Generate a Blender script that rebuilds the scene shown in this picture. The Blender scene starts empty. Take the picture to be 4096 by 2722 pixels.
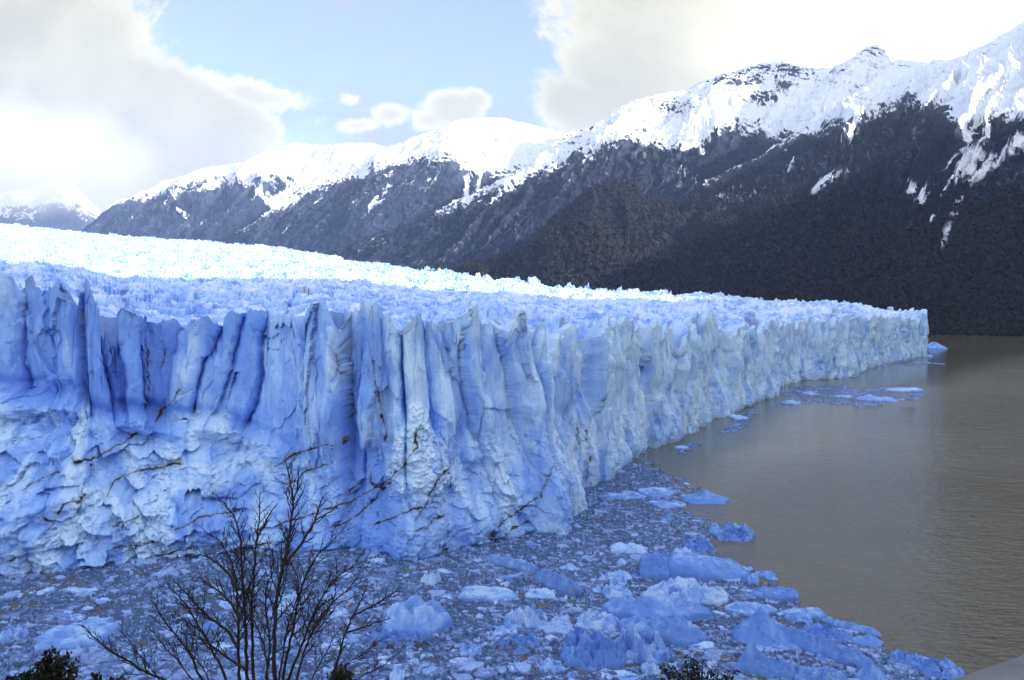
import bpy, math, random
import numpy as np
from mathutils import Vector

# ------------------------------------------------------------------ camera, sky, sun, exposure
sc = bpy.context.scene
CAMZ = 62.0
FPX = 3185.8                      # focal length in photo pixels (28 mm on a 36 mm frame, 4096 px wide)
PITCH = math.atan(136.0 / FPX)
SUN_AZ, SUN_EL = math.radians(120), math.radians(20)

cam_d = bpy.data.cameras.new('camera'); cam = bpy.data.objects.new('camera', cam_d)
sc.collection.objects.link(cam); sc.camera = cam
cam_d.lens = 28; cam_d.sensor_width = 36; cam_d.clip_start = 0.05; cam_d.clip_end = 60000
cam.location = (0, 0, CAMZ); cam.rotation_euler = (math.radians(90) - PITCH, 0, 0)

def ray(px, py):
    """unit-depth direction (y = 1) for a photo pixel"""
    px = np.asarray(px, float); py = np.asarray(py, float)
    x = (px - 2048) / FPX; u = (1361 - py) / FPX
    cy = math.cos(PITCH) + math.sin(PITCH) * u
    cz = -math.sin(PITCH) + math.cos(PITCH) * u
    return x / cy, cz / cy
def at(px, py, D):
    X, Z = ray(px, py); return np.stack([X * D, np.ones_like(X) * D, CAMZ + Z * D], -1)
def onwater(px, py, z=0.0):
    X, Z = ray(px, py); D = (z - CAMZ) / Z
    return np.stack([X * D, D, np.full_like(D, z)], -1)
def proj(P):
    x = P[..., 0]; y = P[..., 1]; z = P[..., 2] - CAMZ
    f = y * math.cos(PITCH) - z * math.sin(PITCH); u = y * math.sin(PITCH) + z * math.cos(PITCH)
    return 2048 + FPX * x / f, 1361 - FPX * u / f

sc.view_settings.view_transform = 'Standard'; sc.view_settings.look = 'None'
sc.view_settings.gamma = 1; sc.view_settings.exposure = 1.4
sc.cycles.use_denoising = True
sc.cycles.max_bounces = 8; sc.cycles.diffuse_bounces = 5; sc.cycles.glossy_bounces = 3
sc.cycles.volume_bounces = 3; sc.cycles.volume_step_rate = 4

S = Vector((math.sin(SUN_AZ) * math.cos(SUN_EL), math.cos(SUN_AZ) * math.cos(SUN_EL), math.sin(SUN_EL)))
sun_d = bpy.data.lights.new('sun', 'SUN'); sun = bpy.data.objects.new('sun', sun_d)
sc.collection.objects.link(sun)
sun_d.energy = 4.0; sun_d.angle = math.radians(0.6); sun_d.color = (1.0, 0.95, 0.86)
sun.rotation_euler = S.to_track_quat('Z', 'Y').to_euler()

# ------------------------------------------------------------------ node helper
class N:
    def __init__(s, tree): s.t = tree; s.l = tree.links
    def n(s, typ, ins=None, **props):
        nd = s.t.nodes.new(typ)
        for k, v in props.items(): setattr(nd, k, v)
        if ins:
            for k, v in ins.items():
                sock = nd.inputs[k]
                if isinstance(v, bpy.types.NodeSocket): s.l.new(v, sock)
                else: sock.default_value = v
        return nd
    def m(s, op, a, b=0.0, c=0.0, clamp=False):
        return s.n('ShaderNodeMath', {0: a, 1: b, 2: c}, operation=op, use_clamp=clamp).outputs[0]
    def mix(s, f, a, b):
        nd = s.n('ShaderNodeMix', data_type='RGBA')
        for sock, v in ((nd.inputs[0], f), (nd.inputs[6], a), (nd.inputs[7], b)):
            if isinstance(v, bpy.types.NodeSocket): s.l.new(v, sock)
            else: sock.default_value = v if not isinstance(v, tuple) or len(v) == 4 else (*v, 1)
        return nd.outputs[2]
    def ramp(s, v, a, b, lo=0.0, hi=1.0, smooth=True):
        nd = s.n('ShaderNodeMapRange', {0: v, 1: a, 2: b, 3: lo, 4: hi})
        nd.interpolation_type = 'SMOOTHSTEP' if smooth else 'LINEAR'
        return nd.outputs[0]
    def noise(s, vec, scale, detail=4, rough=0.55, dist=0.0, color=False):
        nd = s.n('ShaderNodeTexNoise', {'Vector': vec, 'Scale': scale, 'Detail': detail, 'Roughness': rough, 'Distortion': dist})
        return nd.outputs['Color' if color else 'Fac']
    def vmul(s, v, k):
        return s.n('ShaderNodeVectorMath', {0: v, 1: k}, operation='MULTIPLY').outputs[0]

# ------------------------------------------------------------------ world: Nishita sky with procedural cloud banks
SKY_K, CLOUD_K = 0.12, 0.35
world = bpy.data.worlds.new('World'); sc.world = world; world.use_nodes = True
w = N(world.node_tree); world.node_tree.nodes.clear()
sky = w.n('ShaderNodeTexSky', sky_type='NISHITA', sun_disc=False)
sky.sun_elevation = SUN_EL; sky.sun_rotation = SUN_AZ; sky.altitude = 200; sky.air_density = 1.0; sky.dust_density = 0.3; sky.ozone_density = 2.0
tc = w.n('ShaderNodeTexCoord').outputs['Generated']
sep = w.n('ShaderNodeSeparateXYZ', {0: tc})
dy = w.m('MAXIMUM', w.m('ABSOLUTE', sep.outputs[1]), 0.12)
X = w.m('DIVIDE', sep.outputs[0], dy); Z = w.m('DIVIDE', sep.outputs[2], dy)
P0 = w.n('ShaderNodeCombineXYZ', {0: X, 1: Z, 2: w.m('MULTIPLY', sep.outputs[1], 3.0)}).outputs[0]
nz1 = w.noise(P0, 6.0, 8, 0.62, color=False)
nz2 = w.noise(P0, 16.0, 6, 0.62)
nz3 = w.noise(P0, 48.0, 6, 0.7)
warp = w.m('ADD', w.m('MULTIPLY', w.m('SUBTRACT', nz1, 0.5), 0.9),
           w.m('ADD', w.m('MULTIPLY', w.m('SUBTRACT', nz2, 0.5), 0.65), w.m('MULTIPLY', w.m('SUBTRACT', nz3, 0.5), 0.50)))
def ell(px, py, rx, ry, rot=0.0, k=1.0):
    x, z = ray(px, py); c, s_ = math.cos(rot), math.sin(rot)
    ax = w.m('SUBTRACT', X, float(x)); az = w.m('SUBTRACT', Z, float(z))
    u = w.m('ADD', w.m('MULTIPLY', ax, c * FPX / rx), w.m('MULTIPLY', az, s_ * FPX / rx))
    v = w.m('ADD', w.m('MULTIPLY', ax, -s_ * FPX / ry), w.m('MULTIPLY', az, c * FPX / ry))
    d = w.m('SQRT', w.m('ADD', w.m('MULTIPLY', u, u), w.m('MULTIPLY', v, v)))
    return w.m('MULTIPLY', w.m('SUBTRACT', 1.0, d), k)
def union(lst):
    r = lst[0]
    for e in lst[1:]: r = w.m('MAXIMUM', r, e)
    return r
big = union([ell(-200, 250, 900, 640, 0.0), ell(250, 420, 760, 330, -0.35), ell(560, 480, 620, 290, -0.35),
             ell(820, 420, 400, 110, -0.42, 0.6), ell(300, 740, 800, 260, 0.05), ell(-600, 200, 1000, 1000), ell(1000, 380, 230, 55, -0.2, 0.3)])
rightc = union([ell(3200, 150, 1080, 420, -0.1), ell(2330, 430, 260, 170, -0.5, .6), ell(2480, 300, 300, 220, -0.3, .7), ell(3900, 0, 1300, 600), ell(2240, 50, 150, 70, -0.2, .18), ell(2900, 330, 620, 220, 0, .7)])
cum = union([ell(1830, 440, 150, 90, 0, .5), ell(1900, 400, 85, 60, 0, .4), ell(1720, 480, 90, 48, 0, .3), ell(1560, 460, 90, 52, 0, .32), ell(1440, 500, 100, 30, .1, .2), ell(2215, 440, 60, 72, 0, .3), ell(1400, 400, 40, 16, 0, .1), ell(1270, 490, 25, 20, 0, .1)])
allc = w.m('MAXIMUM', w.m('MAXIMUM', big, rightc), cum)
mask = w.ramp(w.m('ADD', allc, w.m('MULTIPLY', warp, 0.55)), -0.02, 0.15)
wisp = w.m('MULTIPLY', w.ramp(w.noise(w.vmul(P0, (1.0, 2.6, 1.0)), 4.2, 6, 0.6), 0.42, 0.75), 0.55)
front = w.ramp(sep.outputs[1], 0.1, 0.3)
behind = w.m('MULTIPLY', w.ramp(w.noise(tc, 3.0, 6, 0.6), 0.46, 0.62), w.m('SUBTRACT', 1.0, front))
mask = w.m('MAXIMUM', w.m('MULTIPLY', mask, front), behind)
# the cloud's own brightness: sunlit rims, greyer inside, blazing towards the sun side
rim = w.ramp(w.m('ADD', allc, w.m('MULTIPLY', warp, 0.5)), 0.02, 0.34, 1.26, 0.90)
inside = w.ramp(nz1, 0.3, 0.7, 0.88, 1.12)
blaze = w.m('ADD', 1.0, w.m('MULTIPLY', w.ramp(X, 0.14, 0.42), 1.1))
low = w.m('ADD', 1.0, w.m('MULTIPLY', w.ramp(w.m('SUBTRACT', Z, w.m('MULTIPLY', X, -0.25)), 0.05, -0.06), 0.36))
cb = w.m('MULTIPLY', w.m('MULTIPLY', w.m('MULTIPLY', rim, inside), w.m('MULTIPLY', blaze, low)), w.ramp(front, 0.0, 1.0, 1.75, 1.0))
ccol = w.n('ShaderNodeVectorMath', {0: (1.0, 0.94, 0.67)}, operation='SCALE'); w.l.new(w.m('MULTIPLY', cb, CLOUD_K), ccol.inputs['Scale'])
scol = w.n('ShaderNodeVectorMath', {0: sky.outputs[0], 1: (0.95 * SKY_K, 0.88 * SKY_K, 1.12 * SKY_K)}, operation='MULTIPLY').outputs[0]
wcol = w.mix(w.m('MAXIMUM', w.m('MULTIPLY', w.m('ADD', wisp, 0.35), front), 0.15), scol, (0.225, 0.24, 0.375, 1))
fin = w.mix(mask, wcol, ccol.outputs[0])
bg = w.n('ShaderNodeBackground', {'Color': fin, 'Strength': 1.0})
w.n('ShaderNodeOutputWorld', {0: bg.outputs[0]})

# ------------------------------------------------------------------ numpy noise
def _h(ix, iy, seed):
    h = (ix.astype(np.int64) * 374761393 + iy.astype(np.int64) * 668265263 + seed * 974634777) & 0xffffffff
    h = ((h ^ (h >> 13)) * 1274126177) & 0xffffffff
    h = ((h ^ (h >> 16)) * 2246822519) & 0xffffffff
    return ((h ^ (h >> 15)) & 0xffffff) / float(0x1000000)
def perlin(x, y, seed=0):
    x, y = np.broadcast_arrays(x, y)
    ix = np.floor(x); iy = np.floor(y); fx = x - ix; fy = y - iy
    u = fx * fx * fx * (fx * (fx * 6 - 15) + 10); v = fy * fy * fy * (fy * (fy * 6 - 15) + 10)
    def g(dx, dy_):
        a = _h(ix + dx, iy + dy_, seed) * 6.2831853
        return np.cos(a) * (fx - dx) + np.sin(a) * (fy - dy_)
    a = g(0, 0) * (1 - u) + g(1, 0) * u; b = g(0, 1) * (1 - u) + g(1, 1) * u
    return (a * (1 - v) + b * v) * 1.5
def fbm(x, y, o=5, seed=0, gain=0.5, lac=2.03):
    r = 0; a = 1.0
    for i in range(o):
        r = r + a * perlin(x, y, seed + i * 17); x = x * lac + 3.7; y = y * lac + 1.3; a *= gain
    return r
def ridged(x, y, o=5, seed=0, gain=0.5):
    r = 0; a = 1.0; tot = 0
    for i in range(o):
        r = r + a * (1 - np.abs(perlin(x, y, seed + i * 13))) ** 2; tot += a
        x = x * 2.07 + 5.1; y = y * 2.07 + 2.2; a *= gain
    return r / tot
def worley(x, y, seed=0):
    """F1, F2, cell id hash, offset to the cell's point"""
    x, y = np.broadcast_arrays(x, y)
    ix = np.floor(x); iy = np.floor(y)
    f1 = np.full(x.shape, 9.0); f2 = np.full(x.shape, 9.0); cid = np.zeros(x.shape); ox = np.zeros(x.shape); oy = np.zeros(x.shape)
    for dx in (-1, 0, 1):
        for dy_ in (-1, 0, 1):
            cx = ix + dx; cy = iy + dy_
            px_ = cx + _h(cx, cy, seed); py_ = cy + _h(cx, cy, seed + 91)
            ddx = x - px_; ddy = y - py_; d = np.sqrt(ddx * ddx + ddy * ddy)
            n1 = d < f1
            f2 = np.where(n1, f1, np.minimum(f2, d))
            cid = np.where(n1, _h(cx, cy, seed + 37), cid); ox = np.where(n1, ddx, ox); oy = np.where(n1, ddy, oy)
            f1 = np.where(n1, d, f1)
    return f1, f2, cid, ox, oy
def facets(x, y, seed=0, tilt=1.0):
    """piecewise flat chips: each cell is a tilted plane of its own"""
    f1, f2, c, ox, oy = worley(x, y, seed)
    a = (c * 57.31) % 1 - .5; b = (c * 91.73) % 1 - .5
    return (c - .5) + tilt * 2 * (a * ox + b * oy), f2 - f1, c
def sstep(a, b, x):
    t = np.clip((x - a) / (b - a), 0, 1); return t * t * (3 - 2 * t)

# ------------------------------------------------------------------ mesh helpers
def link(name, me, mats, parent=None):
    o = bpy.data.objects.new(name, me); sc.collection.objects.link(o)
    for m_ in (mats if isinstance(mats, (list, tuple)) else [mats]):
        if m_ is not None: me.materials.append(m_)
    if parent is not None: o.parent = parent
    return o
def mesh_raw(name, V, F, smooth=True, attrs=None, k=4):
    me = bpy.data.meshes.new(name); V = np.ascontiguousarray(V, dtype=np.float32).reshape(-1, 3)
    F = np.ascontiguousarray(F, dtype=np.int32)
    me.vertices.add(len(V)); me.vertices.foreach_set('co', V.ravel())
    me.loops.add(F.size); me.loops.foreach_set('vertex_index', F.ravel())
    me.polygons.add(len(F)); me.polygons.foreach_set('loop_start', np.arange(0, F.size, F.shape[1], dtype=np.int32))
    me.update(calc_edges=True)
    me.polygons.foreach_set('use_smooth', np.full(len(F), bool(smooth)))
    if attrs:
        for nme, arr in attrs.items():
            a = me.attributes.new(nme, 'FLOAT', 'POINT'); a.data.foreach_set('value', np.ascontiguousarray(arr, dtype=np.float32).ravel())
    me.update()
    return me
def grid_faces(n, m, flip=False, keep=None, wrap=False):
    i = np.arange(n - 1)[:, None]; j = np.arange(m - (0 if wrap else 1))[None, :]
    j2 = (j + 1) % m
    a = i * m + j; b = (i + 1) * m + j; c = (i + 1) * m + j2; d = i * m + j2
    F = np.stack([a, b, c, d] if not flip else [a, d, c, b], -1).reshape(-1, 4)
    if keep is not None: F = F[keep.reshape(-1)[F].any(1)]
    return F
def grid(name, P, mats, parent=None, attrs=None, flip=False, smooth=True, keep=None):
    F = grid_faces(P.shape[0], P.shape[1], flip, keep)
    V = P.reshape(-1, 3)
    if keep is not None:
        used = np.zeros(len(V), bool); used[F.ravel()] = True
        idx = np.cumsum(used) - 1; F = idx[F]; V = V[used]
        if attrs: attrs = {k: np.asarray(a).reshape(-1)[used] for k, a in attrs.items()}
    return link(name, mesh_raw(name, V, F, smooth, attrs), mats, parent)
def tag(o, label=None, cat=None, group=None, kind=None):
    if label: o['label'] = label
    if cat: o['category'] = cat
    if group: o['group'] = group
    if kind: o['kind'] = kind
    return o
def empty(name, loc=(0, 0, 0)):
    o = bpy.data.objects.new(name, None); sc.collection.objects.link(o); o.location = loc; return o

# ------------------------------------------------------------------ materials
def newmat(name):
    m_ = bpy.data.materials.new(name); m_.use_nodes = True; m_.node_tree.nodes.clear(); return m_, N(m_.node_tree)
def finish(t, bs, disp=None):
    t.n('ShaderNodeOutputMaterial', {0: bs})
def attr(t, name): return t.n('ShaderNodeAttribute', attribute_name=name).outputs['Fac']

def ice_material(name, deep=(0.19, 0.38, 0.84), pale=(0.41, 0.645, 0.955), white=(0.58, 0.785, 0.98), streak=True, bump=0.25, bscale=1.0, smear=0.45):
    m_, t = newmat(name)
    pos = t.n('ShaderNodeTexCoord').outputs['Object']
    wh, dirt = attr(t, 'white'), attr(t, 'dirt')
    st = t.noise(t.vmul(pos, (0.35, 0.35, 0.06)), 1.0 * bscale, 6, 0.6)
    band = t.noise(t.vmul(pos, (0.03, 0.03, 0.40)), 1.0 * bscale, 5, 0.6, 0.4)
    fine = t.noise(pos, 1.8 * bscale, 6, 0.7)
    f = t.m('ADD', t.m('MULTIPLY', st, 0.9), t.m('ADD', t.m('MULTIPLY', band, 0.14), t.m('MULTIPLY', fine, 0.5)))
    f = t.ramp(t.m('ADD', f, t.m('MULTIPLY', t.m('SUBTRACT', wh, 0.5), 0.9)), 0.48, 1.10)
    c = t.mix(f, deep, pale)
    c = t.mix(t.ramp(t.m('ADD', wh, t.m('MULTIPLY', t.m('SUBTRACT', fine, 0.5), 0.9)), 0.55, 1.0), c, white)
    dn = t.m('MULTIPLY', dirt, t.ramp(fine, 0.30, 0.62, 0.55, 1.0))
    stain = t.m('MULTIPLY', t.ramp(dn, 0.0, 0.5), smear)
    c = t.mix(stain, c, (0.17, 0.22, 0.32, 1))
    c = t.mix(t.ramp(dn, 0.38, 0.95), c, t.mix(t.ramp(t.noise(pos, 0.9 * bscale, 3, 0.6), 0.45, 0.62), (0.040, 0.034, 0.028, 1), (0.12, 0.075, 0.030, 1)))
    b1 = t.n('ShaderNodeBump', {'Height': fine, 'Strength': bump, 'Distance': 0.5})
    b2 = t.n('ShaderNodeBump', {'Height': t.noise(pos, 6.0 * bscale, 4, 0.7), 'Strength': bump * 0.8, 'Distance': 0.12, 'Normal': b1.outputs[0]})
    bs = t.n('ShaderNodeBsdfPrincipled', {'Base Color': c, 'Roughness': 0.42, 'IOR': 1.31, 'Specular IOR Level': 0.35, 'Normal': b2.outputs[0]})
    finish(t, bs.outputs[0]); return m_
M_FACE = ice_material('ice_face')
M_TOP = ice_material('ice_top', deep=(0.25, 0.45, 0.86), pale=(0.50, 0.70, 0.96), white=(0.80, 0.88, 0.97), bscale=0.5)
M_FLOE = ice_material('ice_floe', deep=(0.14, 0.30, 0.72), pale=(0.31, 0.52, 0.90), white=(0.50, 0.69, 0.94), bscale=1.6, bump=0.6)
M_BRASH = ice_material('brash', deep=(0.072, 0.118, 0.235), pale=(0.165, 0.265, 0.52), white=(0.36, 0.52, 0.88), bscale=2.4, bump=0.3)

def mountain_material(name, rock=(0.028, 0.033, 0.046), forest=(0.005, 0.008, 0.016), forest2=(0.012, 0.017, 0.031)):
    m_, t = newmat(name)
    pos = t.n('ShaderNodeTexCoord').outputs['Object']
    sn, fo = attr(t, 'snow'), attr(t, 'wood')
    n1 = t.noise(pos, 0.02, 8, 0.7)
    n2 = t.noise(t.vmul(pos, (0.05, 0.05, 0.012)), 1.0, 6, 0.75)
    trees = t.noise(t.vmul(pos, (0.09, 0.09, 0.05)), 1.0, 3, 0.7)
    fcol = t.mix(t.ramp(trees, 0.35, 0.7), forest, forest2)
    dust = t.m('MULTIPLY', t.ramp(n2, 0.50, 0.72), attr(t, 'dust'))
    fcol = t.mix(dust, fcol, (0.50, 0.54, 0.62, 1))
    rcol = t.mix(t.ramp(n1, 0.35, 0.65), rock, (rock[0] * 2.3, rock[1] * 2.2, rock[2] * 2.1, 1))
    base = t.mix(fo, rcol, fcol)
    sm = t.ramp(t.m('ADD', sn, t.m('ADD', t.m('MULTIPLY', t.m('SUBTRACT', n1, 0.5), 0.8), t.m('MULTIPLY', t.m('SUBTRACT', n2, 0.5), 0.55))), 0.36, 0.64)
    c = t.mix(sm, base, (0.82, 0.85, 0.90, 1))
    b = t.n('ShaderNodeBump', {'Height': t.m('ADD', n1, t.m('MULTIPLY', trees, 0.5)), 'Strength': 0.5, 'Distance': 12.0})
    bs = t.n('ShaderNodeBsdfPrincipled', {'Base Color': c, 'Roughness': 0.85, 'Specular IOR Level': 0.15, 'Normal': b.outputs[0]})
    finish(t, bs.outputs[0]); return m_
M_MTN = mountain_material('mountain')
M_MTN_FAR = mountain_material('mountain_haze_far', forest=(0.010, 0.016, 0.040), forest2=(0.022, 0.031, 0.068), rock=(0.030, 0.037, 0.062))  # haze over the far ranges put into the wood and rock colour
M_MTN_MID = mountain_material('mountain_haze_mid', forest=(0.006, 0.010, 0.024), forest2=(0.014, 0.020, 0.042), rock=(0.022, 0.028, 0.046))  # middle step of the haze tint, put into the colour

def simple(name, col, rough=0.8, nscale=8.0, var=0.5, bump=0.3, dist=0.01):
    m_, t = newmat(name); pos = t.n('ShaderNodeTexCoord').outputs['Object']
    n1 = t.noise(pos, nscale, 5, 0.65)
    c = t.mix(t.ramp(n1, 0.3, 0.7), tuple(x * (1 - var) for x in col), tuple(min(1, x * (1 + var)) for x in col))
    b = t.n('ShaderNodeBump', {'Height': n1, 'Strength': bump, 'Distance': dist})
    bs = t.n('ShaderNodeBsdfPrincipled', {'Base Color': c, 'Roughness': rough, 'Specular IOR Level': 0.25, 'Normal': b.outputs[0]})
    finish(t, bs.outputs[0]); return m_
M_WOOD = simple('forest', (0.0135, 0.013, 0.010), 0.9, 0.16, 0.9)
M_BARK = simple('bark', (0.035, 0.028, 0.022), 0.8, 40, 0.4)
M_LEAF = simple('leaf', (0.028, 0.030, 0.016), 0.7, 6, 0.5)
M_HILL = simple('hill', (0.045, 0.045, 0.032), 0.9, 1.5, 0.5, 0.6, 0.2)
M_RAIL = simple('rail', (0.20, 0.19, 0.18), 0.55, 14, 0.12, 0.15, 0.002)

def water_material():
    m_, t = newmat('water'); pos = t.n('ShaderNodeTexCoord').outputs['Object']
    rot = t.n('ShaderNodeMapping', {0: pos, 'Rotation': (0, 0, math.radians(14)), 'Scale': (0.45, 1.0, 1.0)}).outputs[0]
    big_ = t.noise(rot, 0.16, 3, 0.55, 0.3)
    mid = t.noise(rot, 0.75, 4, 0.6, 0.5)
    fin_ = t.noise(rot, 2.6, 3, 0.6)
    h = t.m('ADD', t.m('MULTIPLY', big_, 1.1), t.m('ADD', t.m('MULTIPLY', mid, 0.95), t.m('MULTIPLY', fin_, 0.16)))
    py_ = t.n('ShaderNodeSeparateXYZ', {0: pos}).outputs[1]
    calm = t.m('MULTIPLY', t.ramp(t.noise(t.vmul(pos, (0.0012, 0.006, 1)), 1.0, 3, 0.5), 0.40, 0.60, 0.55, 1.0), t.m('MULTIPLY', t.ramp(py_, 350.0, 1000.0, 1.0, 0.28), t.ramp(t.m('SUBTRACT', t.n('ShaderNodeSeparateXYZ', {0: pos}).outputs[0], t.m('MULTIPLY_ADD', py_, 0.69, -170.0)), 20.0, 150.0, 0.22, 1.0)))
    b = t.n('ShaderNodeBump', {'Height': h, 'Strength': t.m('MULTIPLY', calm, 1.0), 'Distance': 1.5})
    silt = t.mix(t.ramp(t.noise(pos, 0.01, 3, 0.5), 0.3, 0.7), (0.128, 0.110, 0.064, 1), (0.156, 0.135, 0.082, 1))
    bs = t.n('ShaderNodeBsdfPrincipled', {'Base Color': silt, 'Roughness': 0.09, 'IOR': 1.33, 'Specular IOR Level': 0.85, 'Normal': b.outputs[0]})
    finish(t, bs.outputs[0]); return m_
M_WATER = water_material()

# ------------------------------------------------------------------ lake
lake = link('water', mesh_raw('water', [(-9000, 60, 0), (14000, 60, 0), (14000, 16000, 0), (-9000, 16000, 0)], [(0, 1, 2, 3)], False), M_WATER)
tag(lake, 'grey brown rippled lake beside the glacier front', 'water', kind='structure')

# ------------------------------------------------------------------ glacier
glacier = tag(empty('glacier', (0, 0, 0)), 'huge blue glacier with a fluted vertical ice cliff ending in the lake', 'glacier')

# waterline nodes: px, y at the water, y of the cliff top, apron width (m), apron height (share of the cliff)
WL = [(-700, 2350, 1080, 34, .58), (-450, 2330, 1100, 34, .58), (-150, 2310, 1130, 34, .56), (0, 2300, 1150, 34, .55), (150, 2302, 1150, 34, .55), (300, 2290, 1185, 35, .54),
      (450, 2262, 1245, 36, .52), (640, 2235, 1262, 36, .52), (850, 2212, 1272, 32, .50), (1000, 2203, 1268, 24, .42), (1150, 2205, 1262, 14, .35), (1300, 2213, 1238, 9, .35), (1430, 2224, 1248, 8, .4),
      (1600, 2228, 1285, 9, .45), (1740, 2225, 1300, 10, .5), (1880, 2200, 1275, 8, .5), (2050, 2162, 1298, 8, .5), (2165, 2130, 1292, 8, .5), (2240, 2138, 1318, 8, .5), (2300, 2080, 1322, 7, .5),
      (2332, 2020, 1320, 6, .5), (2328, 1970, 1318, 5, .5), (2340, 1955, 1315, 4, .5), (2400, 1945, 1310, 4, .5), (2450, 1905, 1300, 4, .5), (2520, 1850, 1270, 4, .5), (2600, 1795, 1310, 4, .5), (2720, 1765, 1325, 4, .5),
      (2835, 1685, 1262, 4, .5), (2850, 1672, 1262, 4, .5), (2870, 1675, 1300, 5, .5), (2940, 1655, 1318, 5, .5), (3010, 1618, 1318, 4, .5), (3110, 1582, 1300, 4, .5), (3122, 1540, 1296, 3, .5), (3210, 1522, 1290, 3, .5),
      (3410, 1512, 1270, 3, .5), (3448, 1490, 1272, 3, .5), (3465, 1476, 1272, 3, .5), (3600, 1448, 1268, 3, .5), (3685, 1428, 1276, 3, .5)]
WL = np.array(WL, float)
base = onwater(WL[:, 0], WL[:, 1])
topz = CAMZ + ray(WL[:, 0], WL[:, 2])[1] * (base[:, 1] + WL[:, 3])
nodes = np.column_stack([base[:, 0], base[:, 1], topz, WL[:, 3], WL[:, 4], WL[:, 0]])
# behind the far end the cliff turns back out of sight
nodes = np.vstack([nodes, [[528, 1010, 56, 3, .5, 3720], [540, 1080, 55, 3, .5, 3800], [515, 1180, 54, 3, .5, 3900], [430, 1300, 52, 3, .5, 4000]]])
L = np.concatenate([[0], np.cumsum(np.hypot(np.diff(nodes[:, 0]), np.diff(nodes[:, 1])))])
def resample(spacing_k):
    us = [0.0]
    while us[-1] < L[-1]:
        u = us[-1]; x = np.interp(u, L, nodes[:, 0]); y = np.interp(u, L, nodes[:, 1])
        us.append(u + spacing_k * math.hypot(x, y))
    return np.array(us)
U = resample(0.00080)
LS = np.arange(0, L[-1], 1.0)
px_s = np.interp(LS, L, nodes[:, 0]); py_s = np.interp(LS, L, nodes[:, 1])
def smooth1(a, k):
    ker = np.hanning(2 * k + 1); ker /= ker.sum()
    return np.convolve(np.pad(a, k, mode='edge'), ker, mode='valid')
bx_, by_ = smooth1(px_s, 5), smooth1(py_s, 5)
wx, wy = smooth1(px_s, 22), smooth1(py_s, 22)
tx, ty = np.gradient(wx), np.gradient(wy); tl = np.hypot(tx, ty) + 1e-9
nx_, ny_ = ty / tl, -tx / tl                       # outward (towards the lake)
BX, BY = np.interp(U, LS, bx_), np.interp(U, LS, by_)
NX, NY = np.interp(U, LS, nx_), np.interp(U, LS, ny_); nl = np.hypot(NX, NY); NX /= nl; NY /= nl
HT = np.interp(U, L, nodes[:, 2]); AW = np.interp(U, L, nodes[:, 3]); AH = np.interp(U, L, nodes[:, 4])
mono = np.maximum.accumulate(nodes[:, 5] + np.arange(len(nodes)) * 1e-3)
def u_of_px(p): return np.interp(p, mono, L)
PXU = np.interp(U, L, mono)

# pillars of the cliff: centre (photo x), how far it stands out (m), its height above the mean top (m)
pil = [(-600, 1, 1), (-470, -2, 0), (-340, 1, 1), (-210, -1, 0), (-90, -2.5, 0), (55, 1.5, 1), (205, -5, 2.5), (400, .5, 1), (505, -6.0, -7), (580, 2.0, 1.2), (660, -4.5, -1), (765, 2.0, 0.6), 
       (880, 1.2, .8), (930, .5, 1.2), (1030, -0.5, .5), (1290, 2.8, 1.8), (1385, -4, -1.5), (1440, 1.8, 2.6), (1530, 1.0, -0.8), (1665, .6, .2), (1810, -.6, -.5), (1880, -2.0, -1.5),
       (1942, 1.4, 2.4), (2052, -2.6, 0), (2150, 1.2, 1.8), (2215, -1, -1.5), (2255, 1.0, .8), (2300, -.6, -.5)]
rng = random.Random(7)
cu = [float(u_of_px(p)) for p, _, _ in pil]; cd = [d for _, d, _ in pil]; ch = [h for _, _, h in pil]
uu_ = cu[-1]
while uu_ < L[-1] + 40:
    uu_ += rng.uniform(4.0, 11.0); cu.append(uu_); cd.append(rng.gauss(0, 1.9)); ch.append(rng.uniform(-3.0, 2.2))
cu, cd, ch = map(np.array, (cu, cd, ch))
mid_ = (cu[1:] + cu[:-1]) / 2
lean = np.interp(PXU, [-700, 300, 500, 800, 900, 1100, 1250, 1700, 1950, 2200, 2400, 2800, 4000], [.05, .10, .10, -.22, -.16, -.05, .0, .06, .22, .20, .06, .0, .0])

NR = 430
vv = np.linspace(0, 1, NR)
NB = 26                                            # rows that fold over the top
Hm = np.repeat(HT[None], NR, 0); Um = np.repeat(U[None], NR, 0)
Zm = vv[:, None] * Hm                              # metres above the water
near = 1 - sstep(2300, 2500, PXU)[None]; jag1, _, _ = facets(Um / 5.5, Zm / 24.0, 33, 1.0); jag2, _, _ = facets(Um / 1.8, Zm / 6.0, 34, 1.2)
wu = Um + lean[None] * (Zm - 50) + 0.75 * jag1 + 0.2 * near * jag2 + 1.0 * fbm(Um / 12, Zm / 30, 5, 3, .5) + 0.25 * fbm(Um / 2.1, Zm / 6.0, 3, 5)
ci = np.clip(np.searchsorted(mid_, wu), 0, len(cu) - 1)
lo = np.concatenate([[cu[0] - 10], mid_])[ci]; hi = np.concatenate([mid_, [cu[-1] + 10]])[ci]
q = np.clip((wu - (lo + hi) / 2) / ((hi - lo) / 2), -1, 1)
wid = hi - lo
edge = np.minimum(wu - lo, hi - wu)
upper = sstep(0.18, 0.60, vv[:, None] - (AH[None] - .5) * 0.8)
near = 1 - sstep(2300, 2500, PXU)[None]
stand = cd[ci] * 1.25 * (0.22 + 0.78 * sstep(0.15, .7, vv[:, None] - (AH[None] - .5) * 0.8))
rt_ = _h(ci, ci * 0 + 7, 15); rk_ = _h(ci, ci * 0 + 8, 16)
flat_ = sstep(.35, .6, rk_)
q0_ = (rt_ - .5) * 1.3
tri_ = np.where(q < q0_, (q + 1) / (q0_ + 1.001), (1 - q) / (1.001 - q0_))
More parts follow.
